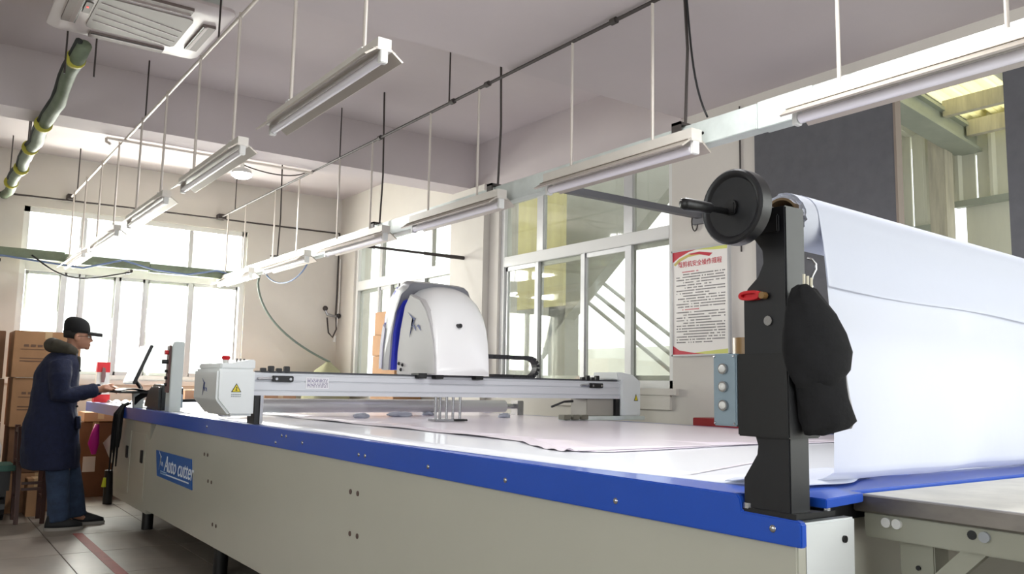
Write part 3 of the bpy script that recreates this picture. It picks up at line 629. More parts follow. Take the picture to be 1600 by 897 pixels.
# crumpled white cloth at the stand
tag(MB().grid(lambda s, v: (1.70+.5*s, 1.24+.20*v+.08*s+.02*math.sin(s*9), 1.006+.014*abs(math.sin(s*5+v*3))*math.sin(PI*v)), 24, 14).build('cloth_piece', fabric, smooth=True, solid=.002), 'crumpled white cloth piece on the table behind the roll stand', 'cloth')
m = MB(); random.seed(11)
for (x, y, s_) in ((2.5, 5.2, .06), (2.9, 5.4, .1), (3.25, 5.6, .05), (3.6, 5.1, .05)):
    mm = MB().sph((x, y, 1.015), (s_, s_*.7, .02), 14, 8)
    for v in mm.v: v += Vector((random.uniform(-.012, .012), random.uniform(-.012, .012), random.uniform(-.004, .008)))
    for v in mm.v: v.z = max(v.z, 1.006)
    o = mm.build('film_scrap', fabric, smooth=True); tag(o, {2.5: 'leftmost small white film scrap on the pink film', 2.9: 'largest crumpled white film scrap on the pink film', 3.25: 'white film scrap beside the grey tube under the gantry', 3.6: 'rightmost small white film scrap behind the tool rods'}[x], 'scrap', 'film scraps behind the gantry')
# tube lying across the table
t = thing('cross_roller', 'grey tube lying across the machine table under the gantry', 'tube', (2.6, 5.6, 1.06))
cyl('tube', (1.72, 5.6, 1.075), (3.95, 5.6, 1.075), .048, M('grey_tube', (192, 192, 194), .3, .4), t, 24)
cyl('spindle', (3.95, 5.6, 1.075), (4.1, 5.6, 1.075), .02, steel, t)
for x in (1.72, 4.08): box('bearing_block', (x-.03, 5.55, 1.003), (x+.03, 5.65, 1.12), steel, t, bevel=.004)
# ================================================================== gantry (parts of the machine move on it: own thing)
g = thing('gantry', 'white gantry beam with end boxes crossing the cutting table', 'gantry', (2.9, 4.7, 1.0))
bz0, bz1 = 1.158, 1.284
prof = [(4.6, bz0), (4.6, 1.178), (4.607, 1.18), (4.607, 1.186), (4.6, 1.188), (4.6, 1.232), (4.607, 1.234), (4.607, 1.24), (4.6, 1.242), (4.6, 1.268), (4.61, 1.27), (4.61, bz1), (4.78, bz1), (4.78, bz0)]
bm_ = MB().prism(prof, 'X', 1.56, 4.29).build('beam', M('beam_white', (205, 207, 212), .35, .15), g)
box('top_strip', (1.62, 4.603, bz1), (4.26, 4.77, bz1+.01), M('strip_dark', (60, 62, 68), .4), g)
m = MB().prism([(1.557, 1.048), (1.425, 1.048), (1.36, 1.125), (1.352, 1.14), (1.352, 1.298), (1.557, 1.298)], 'Y', 4.56, 5.0)
eb = m.build('end_box', white, g, bevel=.012)
m = MB().prism([(1.37, 1.299), (1.37, 1.328), (1.44, 1.333), (1.53, 1.352), (1.557, 1.352), (1.557, 1.299)], 'Y', 4.57, 4.98)
eb2 = m.build('console', white, g, bevel=.006)
cyl('button_base', (1.44, 4.72, 1.33), (1.44, 4.72, 1.35), .016, alumw, eb2)
lab(MB().tube([(1.44, 4.72, 1.35), (1.44, 4.72, 1.362), (1.44, 4.72, 1.372)], [.018, .024, .018], 16).build('stop_button', red, eb2, smooth='auto'), 'red emergency stop button')
for k in range(3): cyl('knob', (1.475+.02*k, 4.64, 1.34), (1.475+.02*k, 4.64, 1.357), .006, steel, eb2, 8)
bird('bird_mark', basis((1.351, 4.79, 1.20), (0, -1, 0), (0, 0, 1)), .085, blued, eb)
# warning sign on -Y face
wy = 4.5585
ws = MB().prism([(1.428, 1.175), (1.482, 1.175), (1.455, 1.222)], 'Y', wy-.001, wy+.002).build('warning_sign', blackp, eb)
MB().prism([(1.434, 1.178), (1.476, 1.178), (1.455, 1.2155)], 'Y', wy-.002, wy).build('warning_triangle', M('warn_yellow', (220, 200, 40), .5), ws)
MB().prism([(1.449, 1.183), (1.461, 1.183), (1.455, 1.190), (1.460, 1.199), (1.452, 1.206), (1.455, 1.194)], 'Y', wy-.003, wy-.001).build('warning_mark', blackp, ws)
m = MB()
for k in range(6): m.box((1.43+.009*k, wy-.001, 1.160), (1.436+.009*k, wy+.001, 1.166)); m.box((1.43+.009*k, wy-.001, 1.15), (1.435+.009*k, wy+.001, 1.1555))
m.build('caption_rows', M('grey_ink', (150, 156, 160), .6), ws)
box('support_foot', (1.575, 4.6, 1.002), (1.60, 4.72, 1.158), blackp, g); box('support_foot', (1.601, 4.59, 1.002), (1.618, 4.72, 1.158), steel, g)
# far end
fb = MB().prism([(4.285, 1.035), (4.475, 1.035), (4.475, 1.285), (4.40, 1.335), (4.285, 1.352), (4.24, 1.352), (4.24, 1.30), (4.285, 1.295)], 'Y', 4.58, 4.85).build('end_box', white, g, bevel=.006)
MB().prism([(4.405, 1.145), (4.445, 1.145), (4.425, 1.195)], 'Y', 4.577, 4.579).build('warning_sign', blackp, fb)
MB().prism([(4.411, 1.149), (4.439, 1.149), (4.425, 1.186)], 'Y', 4.5755, 4.577).build('warning_triangle', M('warn_yellow', (1, 1, 1)), fb)
box('support_foot', (3.98, 4.62, 1.035), (4.24, 4.8, 1.158), M('foot_grey', (150, 146, 138), .5), g, bevel=.004)
box('support_foot', (4.243, 4.6, 1.035), (4.283, 4.8, 1.158), blackp, g)
box('foot_rail', (3.75, 4.58, 1.006), (4.52, 4.66, 1.034), galv, g, bevel=.003)
for x in (3.72, 3.8, 3.88): MB().box((x, 4.55, 1.012), (x+.06, 4.62, 1.045)).build('bracket', M('olive_grey', (110, 108, 96), .6, .3), g, bevel=.004)
MB().tube([(3.62, 4.57, 1.10), (3.72, 4.56, 1.135), (3.8, 4.56, 1.14)], [.008, .007, .01], 8).build('clamp_lever', blackp, g, smooth=True)
# chain sensors on both ends
for (xa, lbl) in ((1.66, 0), (3.98, 1)):
    sb = box('sensor_block', (xa, 4.575, 1.235), (xa+.12, 4.60, 1.268), blackp, g, bevel=.004)
    for dx in (.02, .10): MB().tube([(xa+dx, 4.575, 1.25), (xa+dx, 4.57, 1.25)], .008, 8).build('roller', steel, sb)
    MB().tube([(xa-.08, 4.59, 1.25), (xa, 4.59, 1.252)], .008, 8).build('pin', steel, sb)
    m = MB()
    for k in range(4): m.box((xa-.06+.045*k, 4.60, 1.285), (xa-.03+.045*k, 4.63, 1.31+.012*(k % 2)))
    m.build('cable_clips', blackp, g, bevel=.003)
lp = box('label_plate', (1.86, 4.5975, 1.198), (2.0, 4.5995, 1.262), M('plate', (225, 224, 228), .4), g)
m = MB()
for k in range(7):
    z = 1.252-.0075*k; x = 1.868
    while x < 1.992:
        wd = random.choice((.008, .014, .02)); m.box((x, 4.5965, z), (min(x+wd, 1.993), 4.5975, z+.0035)); x += wd+.006
m.build('plate_rows', M('ink_purple', (120, 110, 140), .6), lp)
# cutting head under beam
for (x, y) in ((2.72, 4.6), (2.77, 4.63), (2.80, 4.6), (2.86, 4.62), (2.90, 4.6)): cyl('tool_rod', (x, y, 1.02), (x, y, 1.16), .009, steel, g, 10)
box('tool_foot', (2.70, 4.57, 1.008), (2.84, 4.66, 1.022), steel, g, bevel=.003); box('tool_foot', (2.85, 4.58, 1.008), (2.95, 4.66, 1.02), blackp, g, bevel=.003)
for x in (2.60, 3.02, 2.72): box('carriage_block', (x-.03, 4.56, 1.272), (x+.03, 4.66, 1.305), blackp, g, bevel=.003)
# hood --------------------------------------------------------------
hd = thing('machine_hood', 'white dome hood with grey band and bird mark on the gantry', 'machine hood', (2.9, 4.9, 1.3))
def arch(y, x0, x1, zb, zt, n=24, p=2.6, tilt=0):
    c = (x0+x1)/2; a = (x1-x0)/2; out = [(x0, y, zb)]
    for k in range(n+1):
        q = PI-PI*k/n; cx = math.cos(q); sx = math.sin(q)
        xx = c+a*(abs(cx)**(2/p))*(1 if cx > 0 else -1); zz = zb+(zt-zb)*(.50+.50*(max(0, sx)**(2/p)))
        out.append((xx, y, zz))
    out.append((x1, y, zb)); return out
HP = [(4.50, 1.30), (4.505, 1.36), (4.515, 1.45), (4.54, 1.56), (4.58, 1.66), (4.64, 1.755), (4.72, 1.83), (4.80, 1.872), (4.88, 1.893), (4.95, 1.898)]
def arc2(y, x0, x1, zt, n=26):          # straight sides up to a shoulder, then an elliptic top
    c = (x0+x1)/2; a = (x1-x0)/2; zs = max(1.305, zt-.05-.22*min(1, max(0, (y-4.5)/.35))); out = [(x0, y, 1.296)]
    for k in range(n+1):
        q = PI-PI*k/n; cx = math.cos(q); sx = math.sin(q); out.append((c+a*(abs(cx)**(2/2.5))*(1 if cx > 0 else -1), y, zs+(zt-zs)*(max(0, sx)**(2/2.5))))
    return out+[(x1, y, 1.296)]
rg = [arc2(y, 2.665, 3.05+.36*(y-4.5), z) for y, z in HP[1:]]+[arc2(4.99, 2.665, 3.21, 1.80), arc2(5.02, 2.67, 3.20, 1.6)]
hf = MB().loft(rg).build('front_shell', hoodw, hd, smooth='auto')
ckp = MB().prism([(4.512, 1.298)]+[(y+.006, z-.05) for y, z in HP[2:7]]+[(4.80, 1.80), (4.86, 1.825), (4.93, 1.75), (4.98, 1.6), (5.01, 1.45), (5.015, 1.298)], 'X', 2.655, 2.70).build('side_cheek', M('cheek_grey', (196, 194, 194), .35), hd, bevel=.006)
bird('bird_mark', basis((2.653, 4.80, 1.62), (0, -1, 0), (0, 0, 1)), .15, blued, hf)
MB().tube([(2.845, 4.53, 1.61), (2.845, 4.60, 1.61)], .014, 16).build('eye_hole', blackp, hf)
for (y, z) in ((4.95, 1.33), (4.98, 1.37), (4.93, 1.36)): MB().sph((2.655, y, z), .012, 8, 6).build('connector', blackp, hf)
def shell(poly, x0, x1, mat, nm, cx=5.0):      # side profile lofted across the hood, rounded in at both ends
    rings = []
    for x, k in ((x0, .93), (x0+.012, .975), (x0+.035, .995), ((x0+x1)/2, 1), (x1-.06, .99), (x1-.025, .95), (x1, .86)):
        rings.append([(x, y, 1.30+(z-1.30)*k) for y, z in poly])
    return MB().loft(rings).build(nm, mat, hd, smooth='auto')
shell([(4.86, 1.905), (4.95, 1.87), (5.03, 1.74), (5.08, 1.58), (5.10, 1.33), (5.20, 1.33), (5.19, 1.5), (5.155, 1.68), (5.10, 1.81), (5.03, 1.895), (4.94, 1.925)], 2.64, 3.13, hoodg, 'grey_band')
shell([(4.97, 1.80), (5.05, 1.6), (5.07, 1.33), (5.105, 1.33), (5.09, 1.6), (5.03, 1.76)], 2.655, 3.20, hoodb, 'blue_band')
shell([(5.03, 1.888), (5.10, 1.815), (5.15, 1.70), (5.16, 1.62), (5.21, 1.62), (5.20, 1.72), (5.14, 1.84), (5.07, 1.90)], 2.65, 3.20, hoodb, 'blue_band')
shell([(5.20, 1.34), (5.19, 1.5), (5.165, 1.63), (5.195, 1.66), (5.222, 1.55), (5.235, 1.4), (5.232, 1.34)], 2.635, 3.20, M('hood_lavender', (205, 203, 222), .35), 'rear_shell')
# energy chain
ec = thing('cable_chain', 'black cable drag chain looping behind the hood', 'cable chain', (3.4, 4.72, 1.3))
pts = [(3.06+.055*k, 1.432) for k in range(9)]
for k in range(9): a = PI/2-PI*k/8; pts.append((3.535+.067*math.cos(a), 1.366+.066*math.sin(a)))
for k in range(6): pts.append((3.50-.055*k, 1.30))
for i in range(len(pts)-1):
    a, b = Vector((pts[i][0], 0, pts[i][1])), Vector((pts[i+1][0], 0, pts[i+1][1])); d = (b-a).normalized(); nn = Vector((-d.z, 0, d.x)); a2 = a+d*.003; b2 = b-d*.003
    m = MB().loft([[a2+nn*.014+Vector((0, y, 0)) for y in (4.70,)]+[b2+nn*.014+Vector((0, 4.70, 0)), b2-nn*.014+Vector((0, 4.70, 0)), a2-nn*.014+Vector((0, 4.70, 0))],
                   [a2+nn*.014+Vector((0, 4.76, 0)), b2+nn*.014+Vector((0, 4.76, 0)), b2-nn*.014+Vector((0, 4.76, 0)), a2-nn*.014+Vector((0, 4.76, 0))]])
    m.build('link', M('chain_black', (34, 34, 38), .5), ec)
# name plate on side
t = sg = thing('name_plate', 'blue plate reading Auto cutter on the cream side panel', 'sign', (1.572, 6.2, .63))
MB().prism([(6.63, .535), (6.70, .717), (5.755, .722), (5.70, .53)], 'X', 1.569, 1.5745).build('plate', M('plate_blue', (36, 92, 168), .4), t, bevel=.001)
ww = M('letter_white', (225, 232, 240), .5)
tl_ = text('lettering', 'Auto cutter', .155, ww, basis((1.568, 6.06, .635), (0, -1, 0), (0, 0, 1)), t, .25)
MB().box((1.567, 5.78, .562), (1.569, 6.36, .570)).build('underline', ww, t)
bird('bird_mark', basis((1.5685, 6.54, .65), (0, -1, 0), (0, 0, 1)), .12, ww, t)
m = MB()
for k in range(6): m.box((1.567, 6.36+.03*k, .560), (1.569, 6.38+.03*k, .568)); m.box((1.567, 6.36+.03*k, .574), (1.569, 6.382+.03*k, .582))
m.build('small_rows', M('pale_blue', (150, 180, 210), .5), t)
# ================================================================== things on the stand
t = thing('tape_roll', 'brown packing tape roll on top of the button box', 'tape', (1.685, 1.34, 1.316))
m = MB(); n = 32
def zr(cx, cy, z, rr): return [(cx+rr*math.cos(2*PI*j/n), cy+rr*math.sin(2*PI*j/n), z) for j in range(n)]
m.loft([zr(1.685, 1.34, 1.317, .036), zr(1.685, 1.34, 1.317, .045), zr(1.685, 1.34, 1.36, .045), zr(1.685, 1.34, 1.36, .036), zr(1.685, 1.34, 1.317, .036)], False).build('tape', brown, t, smooth='auto')
t = thing('red_clip', 'small red plastic clip fixed on the black stand', 'clip', (1.555, 1.23, 1.447))
m = MB(); n = 20
rg1 = [(1.235+.03*(1 if math.cos(a) > 0 else -1)*abs(math.cos(a))**.6, 1.447+.011*math.sin(a)) for a in [2*PI*k/n for k in range(n)]]; rg2 = [(1.235+(y-1.235)*.72, 1.447+(z-1.447)*.4) for y, z in rg1]
m.loft([[(x, y, z) for y, z in r_] for x, r_ in ((1.562, rg1), (1.545, rg1), (1.545, rg2), (1.555, rg2))], True).build('clip_body', red, t, bevel=.001)
MB().tube([(1.56, 1.20, 1.445), (1.545, 1.20, 1.445)], .008, 10).build('rivet', brown, t)
# hanging black bag
rv = Vector((.814, -.581, 0)); dv = Vector((.581, .814, 0))
bgp = thing('hanging_pouch', 'black cloth pouch hanging from the roll stand', 'bag', (1.63, 1.12, 1.2))
base = Vector((1.602, 1.125, 0))
def pouch(rows, dep, nm, mat, n=28, off=0):
    m = MB(); rg = []
    for z, a, b, th in rows:
        c = (a+b)/2; h = (b-a)/2; rg.append([base+rv*(c+h*math.cos(q)+.003*math.sin(5*q+z*40))+dv*(off+th*math.sin(q)*(1+.12*math.sin(4*q+z*60)))+Vector((0, 0, z+.002*math.sin(3*q))) for q in [2*PI*k/n for k in range(n)]])
    return m.loft(rg).build(nm, mat, bgp, smooth=True)
pouch([(1.463, -.022, .0, .008), (1.455, -.035, .015, .016), (1.43, -.045, .035, .022), (1.40, -.055, .062, .026), (1.36, -.062, .08, .03), (1.32, -.060, .089, .032), (1.28, -.05, .085, .03), (1.255, -.04, .068, .024), (1.24, -.03, .05, .015)], 0, 'upper_pouch', blackc, off=-.02)
pouch([(1.45, -.03, .005, .012), (1.38, -.04, .03, .02), (1.3, -.035, .075, .03), (1.22, -.03, .084, .03), (1.172, -.022, .098, .028), (1.155, -.015, .08, .022), (1.14, -.01, .03, .012)], 0, 'lower_pouch', blackc, off=-.01)
m = MB(); 
pouch([(1.27, .07, .088, .004), (1.2, .07, .098, .008), (1.17, .07, .102, .008), (1.155, .07, .095, .004)], 0, 'clear_bag', M('grey_plastic', (140, 138, 142), .3), off=.01)
t = thing('wire_hook', 'silver wire hook on the side of the roll stand', 'hook', (1.65, 1.12, 1.45))
hk = [base+rv*a+dv*-.012+Vector((0, 0, z)) for a, z in ((.0, 1.525), (.012, 1.522), (.02, 1.512), (.02, 1.50), (.012, 1.485), (.008, 1.47), (.014, 1.45), (.022, 1.43), (.03, 1.41))]
MB().tube(hk, .003, 8).build('wire', steel, t, smooth=True)
for k in range(3):
    p = base+rv*(-.012+.008*k)+dv*(-.024); o = MB().tube([p+Vector((0, 0, 1.43)), p+Vector((.002, 0, 1.487-.004*k))], .0032, 6).build('pen', M('pen_cream', (206, 200, 180), .5)); tag(o, ('left and tallest cream stick behind the black pouch', 'middle cream stick behind the black pouch', 'cream stick behind the pouch nearest the wire hook')[k], 'pen', 'cream sticks behind the pouch')
# ================================================================== second table (bottom right)
_n0 = set(D.objects)
t = thing('feeding_table', 'steel framed white-topped table butted against the machine end', 'table', (3.2, .2, 0))
Y1 = 1.31
box('table_top', (2.066, -1.6, .952), (4.3, Y1, .966), M('worn_white', (228, 225, 214), .5, noise=.16, scale=7), t)
m = MB().prism([(2.055, .966), (2.062, .969), (2.085, .968), (2.085, .925), (2.058, .925), (2.052, .93)], 'Y', -1.6, Y1); m.build('metal_edge', M('worn_edge', (112, 106, 100), .35, .5, noise=.3, scale=14, stretch=(1, .4, 1)), t)
box('frame_rail', (2.066, -1.6, .862), (2.10, Y1-.02, .925), M('frame_green_grey', (150, 150, 136), .45), t, bevel=.003)
box('frame_rail', (2.10, Y1-.06, .862), (4.2, Y1-.02, .925), M('frame_green_grey', (1, 1, 1)), t, bevel=.003)
for (y, mt) in ((1.226, alumw), (1.198, alumw), (.985, M('cap_grey', (150, 154, 158), .5))): MB().tube([(2.068, y, .905), (2.058, y, .905)], .0125, 16).build('bolt_cap', mt, t, smooth='auto')
MB().tube([(2.067, 1.015, .905), (2.0645, 1.015, .905)], .011, 14).build('hole', blackp, t)
for y in (1.17, -1.3):
    for x in (2.10, 4.1): box('leg', (x, y-.045, 0), (x+.07, y+.045, .862), M('frame_green_grey', (1, 1, 1)), t, bevel=.003)
MB().tube([(2.098, 1.165, .80), (2.094, 1.165, .80)], .006, 10).build('hole', blackp, t)
m = MB().loft([[(2.075, 1.04, .87), (2.10, 1.04, .87), (2.10, .98, .87), (2.075, .98, .87)], [(2.075, 1.25, .66), (2.10, 1.25, .66), (2.10, 1.19, .66), (2.075, 1.19, .66)]]); m.build('brace', M('frame_green_grey', (1, 1, 1)), t)
tag(MB().tube(bez((2.35, 1.0, .80), (2.3, .9, .90), (2.5, .6, .84), (2.6, -.2, .80), 14), .016, 8).build('hose', M('hose_beige', (170, 150, 136), .6), smooth=True), 'beige hose sagging under the white-topped table', 'hose')
box('lower_shelf', (2.2, -1.5, .35), (4.1, .9, .37), M('shelf_dark', (60, 58, 54), .8), t)
C0 = Vector((0, 0, 1.23))
for o in [o for o in D.objects if o not in _n0]:      # this table is a little smaller and nearer than first laid out
    if o.parent is None: o.location = C0+(o.location-C0)*.904
    else: o.location = o.location*.904
    if o.type == 'MESH': o.data.transform(Matrix.Scale(.904, 4))
for o in t.children:
    if o.name.startswith('leg'):
        for v in o.data.vertices:
            if v.co.z+t.location.z < .3: v.co.z = -t.location.z
# ================================================================== control post, monitor, keyboard arm, black cover
t = thing('control_post', 'white standing control post with red and black knobs', 'control post', (1.64, 6.65, 1.0))
MB().prism([(1.615, 1.0), (1.615, 1.50), (1.63, 1.52), (1.70, 1.52), (1.70, 1.0)], 'Y', 6.6, 6.72).build('column', M('post_white', (200, 208, 206), .4), t, bevel=.004)
box('switch_strip', (1.60, 6.625, 1.14), (1.616, 6.695, 1.49), M('strip_brown', (96, 60, 56), .5), t, bevel=.003)
lab(cyl('knob', (1.60, 6.66, 1.44), (1.575, 6.66, 1.44), .017, red, t), 'red knob'); cyl('knob', (1.60, 6.66, 1.37), (1.56, 6.66, 1.37), .016, blackp, t)
for z in (1.3, 1.25, 1.2): cyl('knob', (1.60, 6.66, z), (1.585, 6.66, z), .012, blackp, t, 10)
box('side_socket', (1.70, 6.63, 1.03), (1.72, 6.69, 1.13), gbg, t, bevel=.004)
MB().tube([(1.70, 6.66, 1.08), (1.85, 6.64, 1.085), (1.9, 6.5, 1.09)], .012, 8).build('plug_lead', blackp, t, smooth=True)
t = thing('black_cover', 'rounded black plastic cover on the blue table beside the control post', 'cover', (1.66, 7.05, 1.0))
m = MB().prism([(7.35, 1.0), (7.33, 1.06), (7.2, 1.17), (7.12, 1.2), (6.9, 1.2), (6.85, 1.19), (6.84, 1.0)], 'X', 1.60, 1.78); m.build('cover_shell', M('cover_dark', (34, 36, 40), .35), t, bevel=.02)
t = thing('computer_monitor', 'tilted flat monitor facing the operator', 'monitor', (1.72, 7.6, 1.2))
tilt = Matrix.Translation((1.60, 8.02, 1.20)) @ Matrix.Rotation(-.03, 4, 'Z') @ Matrix.Rotation(.36, 4, 'Y')
MB().box((0, -.24, 0), (.028, .24, .36)).xf(tilt).build('casing', blackp, t, bevel=.004)
MB().box((-.002, -.225, .02), (.0, .225, .345)).xf(tilt).build('screen', M('screen_pale', (220, 214, 196), .3), t)
MB().tube([(1.65, 8.0, 1.24), (1.70, 7.95, 1.16), (1.68, 7.85, 1.05), (1.68, 7.8, 1.0)], .018, 8).build('neck', blackp, t, smooth=True)
t = thing('keyboard_arm', 'white arm post carrying a black keyboard tray', 'keyboard stand', (1.6, 7.7, 1.0))
MB().prism([(1.60, .94), (1.585, 1.12), (1.68, 1.12), (1.655, .94)], 'Y', 7.66, 7.74).build('arm_post', M('post_white', (1, 1, 1)), t, bevel=.004)
box('tray', (1.44, 7.45, 1.12), (1.72, 7.95, 1.135), blackp, t, bevel=.004)
MB().grid(lambda s, v: (1.45+.22*s, 7.5+.42*v, 1.137+.022*math.sin(PI*s)*(.8+.2*math.sin(v*9))), 10, 14).build('keyboard', M('keyboard_black', (28, 29, 32), .6), t, smooth=True, solid=.006)
box('clamp', (1.56, 7.62, .93), (1.70, 7.8, .97), blackp, t, bevel=.004)
random.seed(21)
cb = thing('cable_bundle', 'black cables tangled and hanging down from the keyboard arm', 'cables', (1.5, 7.8, .9))
for k in range(7):
    x = 1.535-.008*random.random(); y = 7.84+.045*k; zl = random.choice((.42, .5, .6, .66)); rr = random.uniform(.007, .014)
    MB().tube([(1.60, 7.8+.02*k, 1.03), (1.56, 7.83+.02*k, 1.01), (1.54, y+.01, .93), (x, y+.02*random.uniform(-1, 1), .75), (x-.01, y+random.uniform(-.05, .05), zl)], [.008, .012, rr*1.4, rr*1.2, rr*.6], 7).build('cable', blackc, cb, smooth=True)
for k in range(6):
    MB().tube(bez((1.60, 7.65, 1.03+.01*k), (1.63+.02*k, 7.5, 1.12+.02*k), (1.68, 7.35, 1.14-.01*k), (1.70, 7.25, 1.01), 10), .009, 7).build('cable', blackc, cb, smooth=True)
# ================================================================== cartons and odds
cart_n = 0
def cartonbox(a, b, label, mat=carton, group=None, marks=None):
    t = thing('carton', label, 'box', ((a[0]+b[0])/2, (a[1]+b[1])/2, a[2]), group)
    bd = box('carton_body', a, b, mat, t, bevel=.004)
    xm = (a[0]+b[0])/2
    MB().box((xm-.03, a[1]-.002, b[2]-.07), (xm+.03, b[1]+.002, b[2]+.0015)).build('packing_tape', M('tape_tan', (190, 160, 120), .35), t)
    if marks:
        ax, col, rows = marks; m = MB()
        for (u0_, u1_, z_, h_) in rows:
            if ax == 'Y': m.box((a[0]+(b[0]-a[0])*u0_, a[1]-.0025, a[2]+(b[2]-a[2])*z_), (a[0]+(b[0]-a[0])*u1_, a[1], a[2]+(b[2]-a[2])*(z_+h_)))
            else: m.box((a[0]-.0025, a[1]+(b[1]-a[1])*u0_, a[2]+(b[2]-a[2])*z_), (a[0], a[1]+(b[1]-a[1])*u1_, a[2]+(b[2]-a[2])*(z_+h_)))
        m.build('printing', col, t)
    return t
inkb = M('carton_ink', (110, 84, 66), .7); inkp = M('purple_ink', (92, 88, 150), .6)
mk = ('Y', inkb, [(.15, .22, .66, .05), (.25, .32, .66, .05), (.35, .42, .66, .05), (.46, .53, .66, .05), (.57, .64, .66, .05), (.1, .8, .60, .012), (.1, .7, .40, .02), (.1, .6, .34, .02), (.62, .75, .1, .12)])
GB = 'cartons stacked behind the operator'
cartonbox((.80, 9.0, 1.235), (1.36, 9.5, 1.665), 'top carton of the stack behind the operator, printed front', carton, GB, mk)
cartonbox((.82, 9.02, .78), (1.34, 9.5, 1.232), 'middle carton of the stack behind the operator', carton, GB, mk)
cartonbox((.83, 9.04, .36), (1.36, 9.52, .777), 'carton low in the stack behind the operator', carton2, GB)
cartonbox((.83, 9.04, 0.0), (1.36, 9.52, .357), 'bottom carton of the stack behind the operator, on the floor', carton, GB)
cartonbox((.10, 9.1, 1.22), (.74, 9.7, 1.66), 'dark top carton at the left frame edge', carton2, GB)
cartonbox((.10, 9.1, .82), (.76, 9.7, 1.217), 'dark second carton at the left frame edge', carton2, GB)
cartonbox((.10, 9.1, .41), (.76, 9.7, .817), 'dark third carton at the left frame edge', carton2, GB)
cartonbox((.10, 9.1, 0.0), (.76, 9.7, .407), 'dark bottom carton at the left frame edge', carton2, GB)
t = cartonbox((.98, 8.75, 0), (1.14, 8.98, .33), 'small carton on the floor behind the chair', carton)
t = cartonbox((1.42, 9.92, 0), (1.98, 10.4, .78), 'large brown carton beneath the blue table end', carton2)
box('white_label', (1.60, 9.916, .26), (1.72, 9.92, .42), alumw, t)
cartonbox((1.58, 9.9, .783), (1.9, 10.3, .88), 'flat carton lying on the large brown carton', carton)
pkm = M('pink_ribbon', (214, 24, 150), .6)
tag(MB().tube([(1.545, 8.95, .80), (1.53, 8.93, .72), (1.525, 8.95, .62), (1.53, 8.93, .52)], [.02, .035, .05, .02], 8).build('pink_ribbon', pkm, smooth=True), 'bright pink ribbon hanging beneath the blue table end', 'ribbon')
tag(MB().tube([(1.53, 8.32, .36), (1.525, 8.32, .28)], [.012, .02], 8).build('yellow_tag', M('yellow_tag', (210, 210, 40), .6)), 'small yellow tag at the foot of the cabinet', 'tag')
GW = 'cartons by the side window'
mp = ('Y', inkp, [(.1, .22, .05, .2), (.28, .5, .05, .2), (.54, .9, .05, .2)]); mp2 = ('Y', inkp, [(.1, .3, .72, .2), (.34, .6, .72, .2), (.64, .9, .72, .2)])
zz = 0; 
cartonbox((4.33, 8.22, 0), (4.67, 8.78, .44), 'bottom carton of the stack by the side window', carton, GW)
cartonbox((4.33, 8.22, .443), (4.67, 8.78, .89), 'second carton of the stack by the side window', carton, GW)
cartonbox((4.325, 8.22, .893), (4.67, 8.78, 1.33), 'third carton of the stack by the side window', carton, GW)
cartonbox((4.34, 8.24, 1.333), (4.67, 8.78, 1.55), 'fourth carton of the stack by the side window', carton, GW)
cartonbox((4.33, 8.22, 1.553), (4.67, 8.78, 1.785), 'fifth carton with a purple upper band by the side window', carton, GW, mp2)
cartonbox((4.35, 8.22, 1.788), (4.67, 8.78, 2.05), 'topmost carton with a purple lower band by the side window', carton, GW, mp)
for k, (x, y, zt) in enumerate(((2.55, 9.75, 1.13), (3.0, 9.75, 1.14), (3.45, 9.75, 1.12))):
    t = cartonbox((x, y, 1.0), (x+.38, y+.35, zt), ('low carton on the table end, leftmost of three seen under the gantry', 'low carton on the table end, middle of three seen under the gantry', 'low carton on the table end, rightmost of three seen under the gantry')[k], carton, 'low cartons at the table end')
# packing bench carrying those cartons
t = thing('packing_bench', 'plain bench under the back wall window behind the machine', 'bench', (2.9, 9.95, 0))
box('bench_top', (2.05, 9.72, .96), (3.9, 10.5, 1.0), carton2, t)
for x in (2.1, 3.8):
    for y in (9.8, 10.4): box('leg', (x, y, 0), (x+.05, y+.05, .96), wood, t)
# red-white bag near window
t = thing('paper_bag', 'red and white paper bag standing behind the operator hand', 'bag', (1.60, 9.3, 1.0))
m = MB().loft([[(1.55, 9.25, 1.003), (1.69, 9.25, 1.003), (1.69, 9.35, 1.003), (1.55, 9.35, 1.003)], [(1.565, 9.27, 1.33), (1.675, 9.27, 1.33), (1.675, 9.33, 1.33), (1.565, 9.33, 1.33)]])
m.build('bag_body', alumw, t)
m = MB().loft([[(1.559, 9.264, 1.30), (1.681, 9.264, 1.30), (1.681, 9.336, 1.30), (1.559, 9.336, 1.30)], [(1.56, 9.268, 1.40), (1.68, 9.268, 1.40), (1.68, 9.332, 1.40), (1.56, 9.332, 1.40)]]); m.build('red_top', red, t)
m = MB().prism([(1.605, 1.20), (1.63, 1.20), (1.64, 1.26), (1.635, 1.34), (1.61, 1.35), (1.60, 1.27)], 'Y', 9.245, 9.25); m.build('print', M('print_grey', (120, 90, 90), .6), t)
box('red_base', (1.548, 9.248, 1.003), (1.692, 9.352, 1.08), red, t)
for k, (x, y, c) in enumerate(((1.70, 8.6, 'a'), (1.85, 8.9, 'b'), (1.66, 9.0, 'c'), (2.0, 8.4, 'd'))):
    o = MB().grid(lambda s, v: (x+.16*s, y+.22*v, 1.004+.03*abs(math.sin(s*6+k))*math.sin(PI*v)), 10, 8).build('paper_scrap', sheetm, smooth=True, solid=.002); tag(o, ('crumpled white paper by the keyboard tray', 'crumpled white paper behind the monitor', 'crumpled white paper beside the paper bag', 'crumpled white paper nearest the black cover')[k], 'paper', 'papers at the far table end')
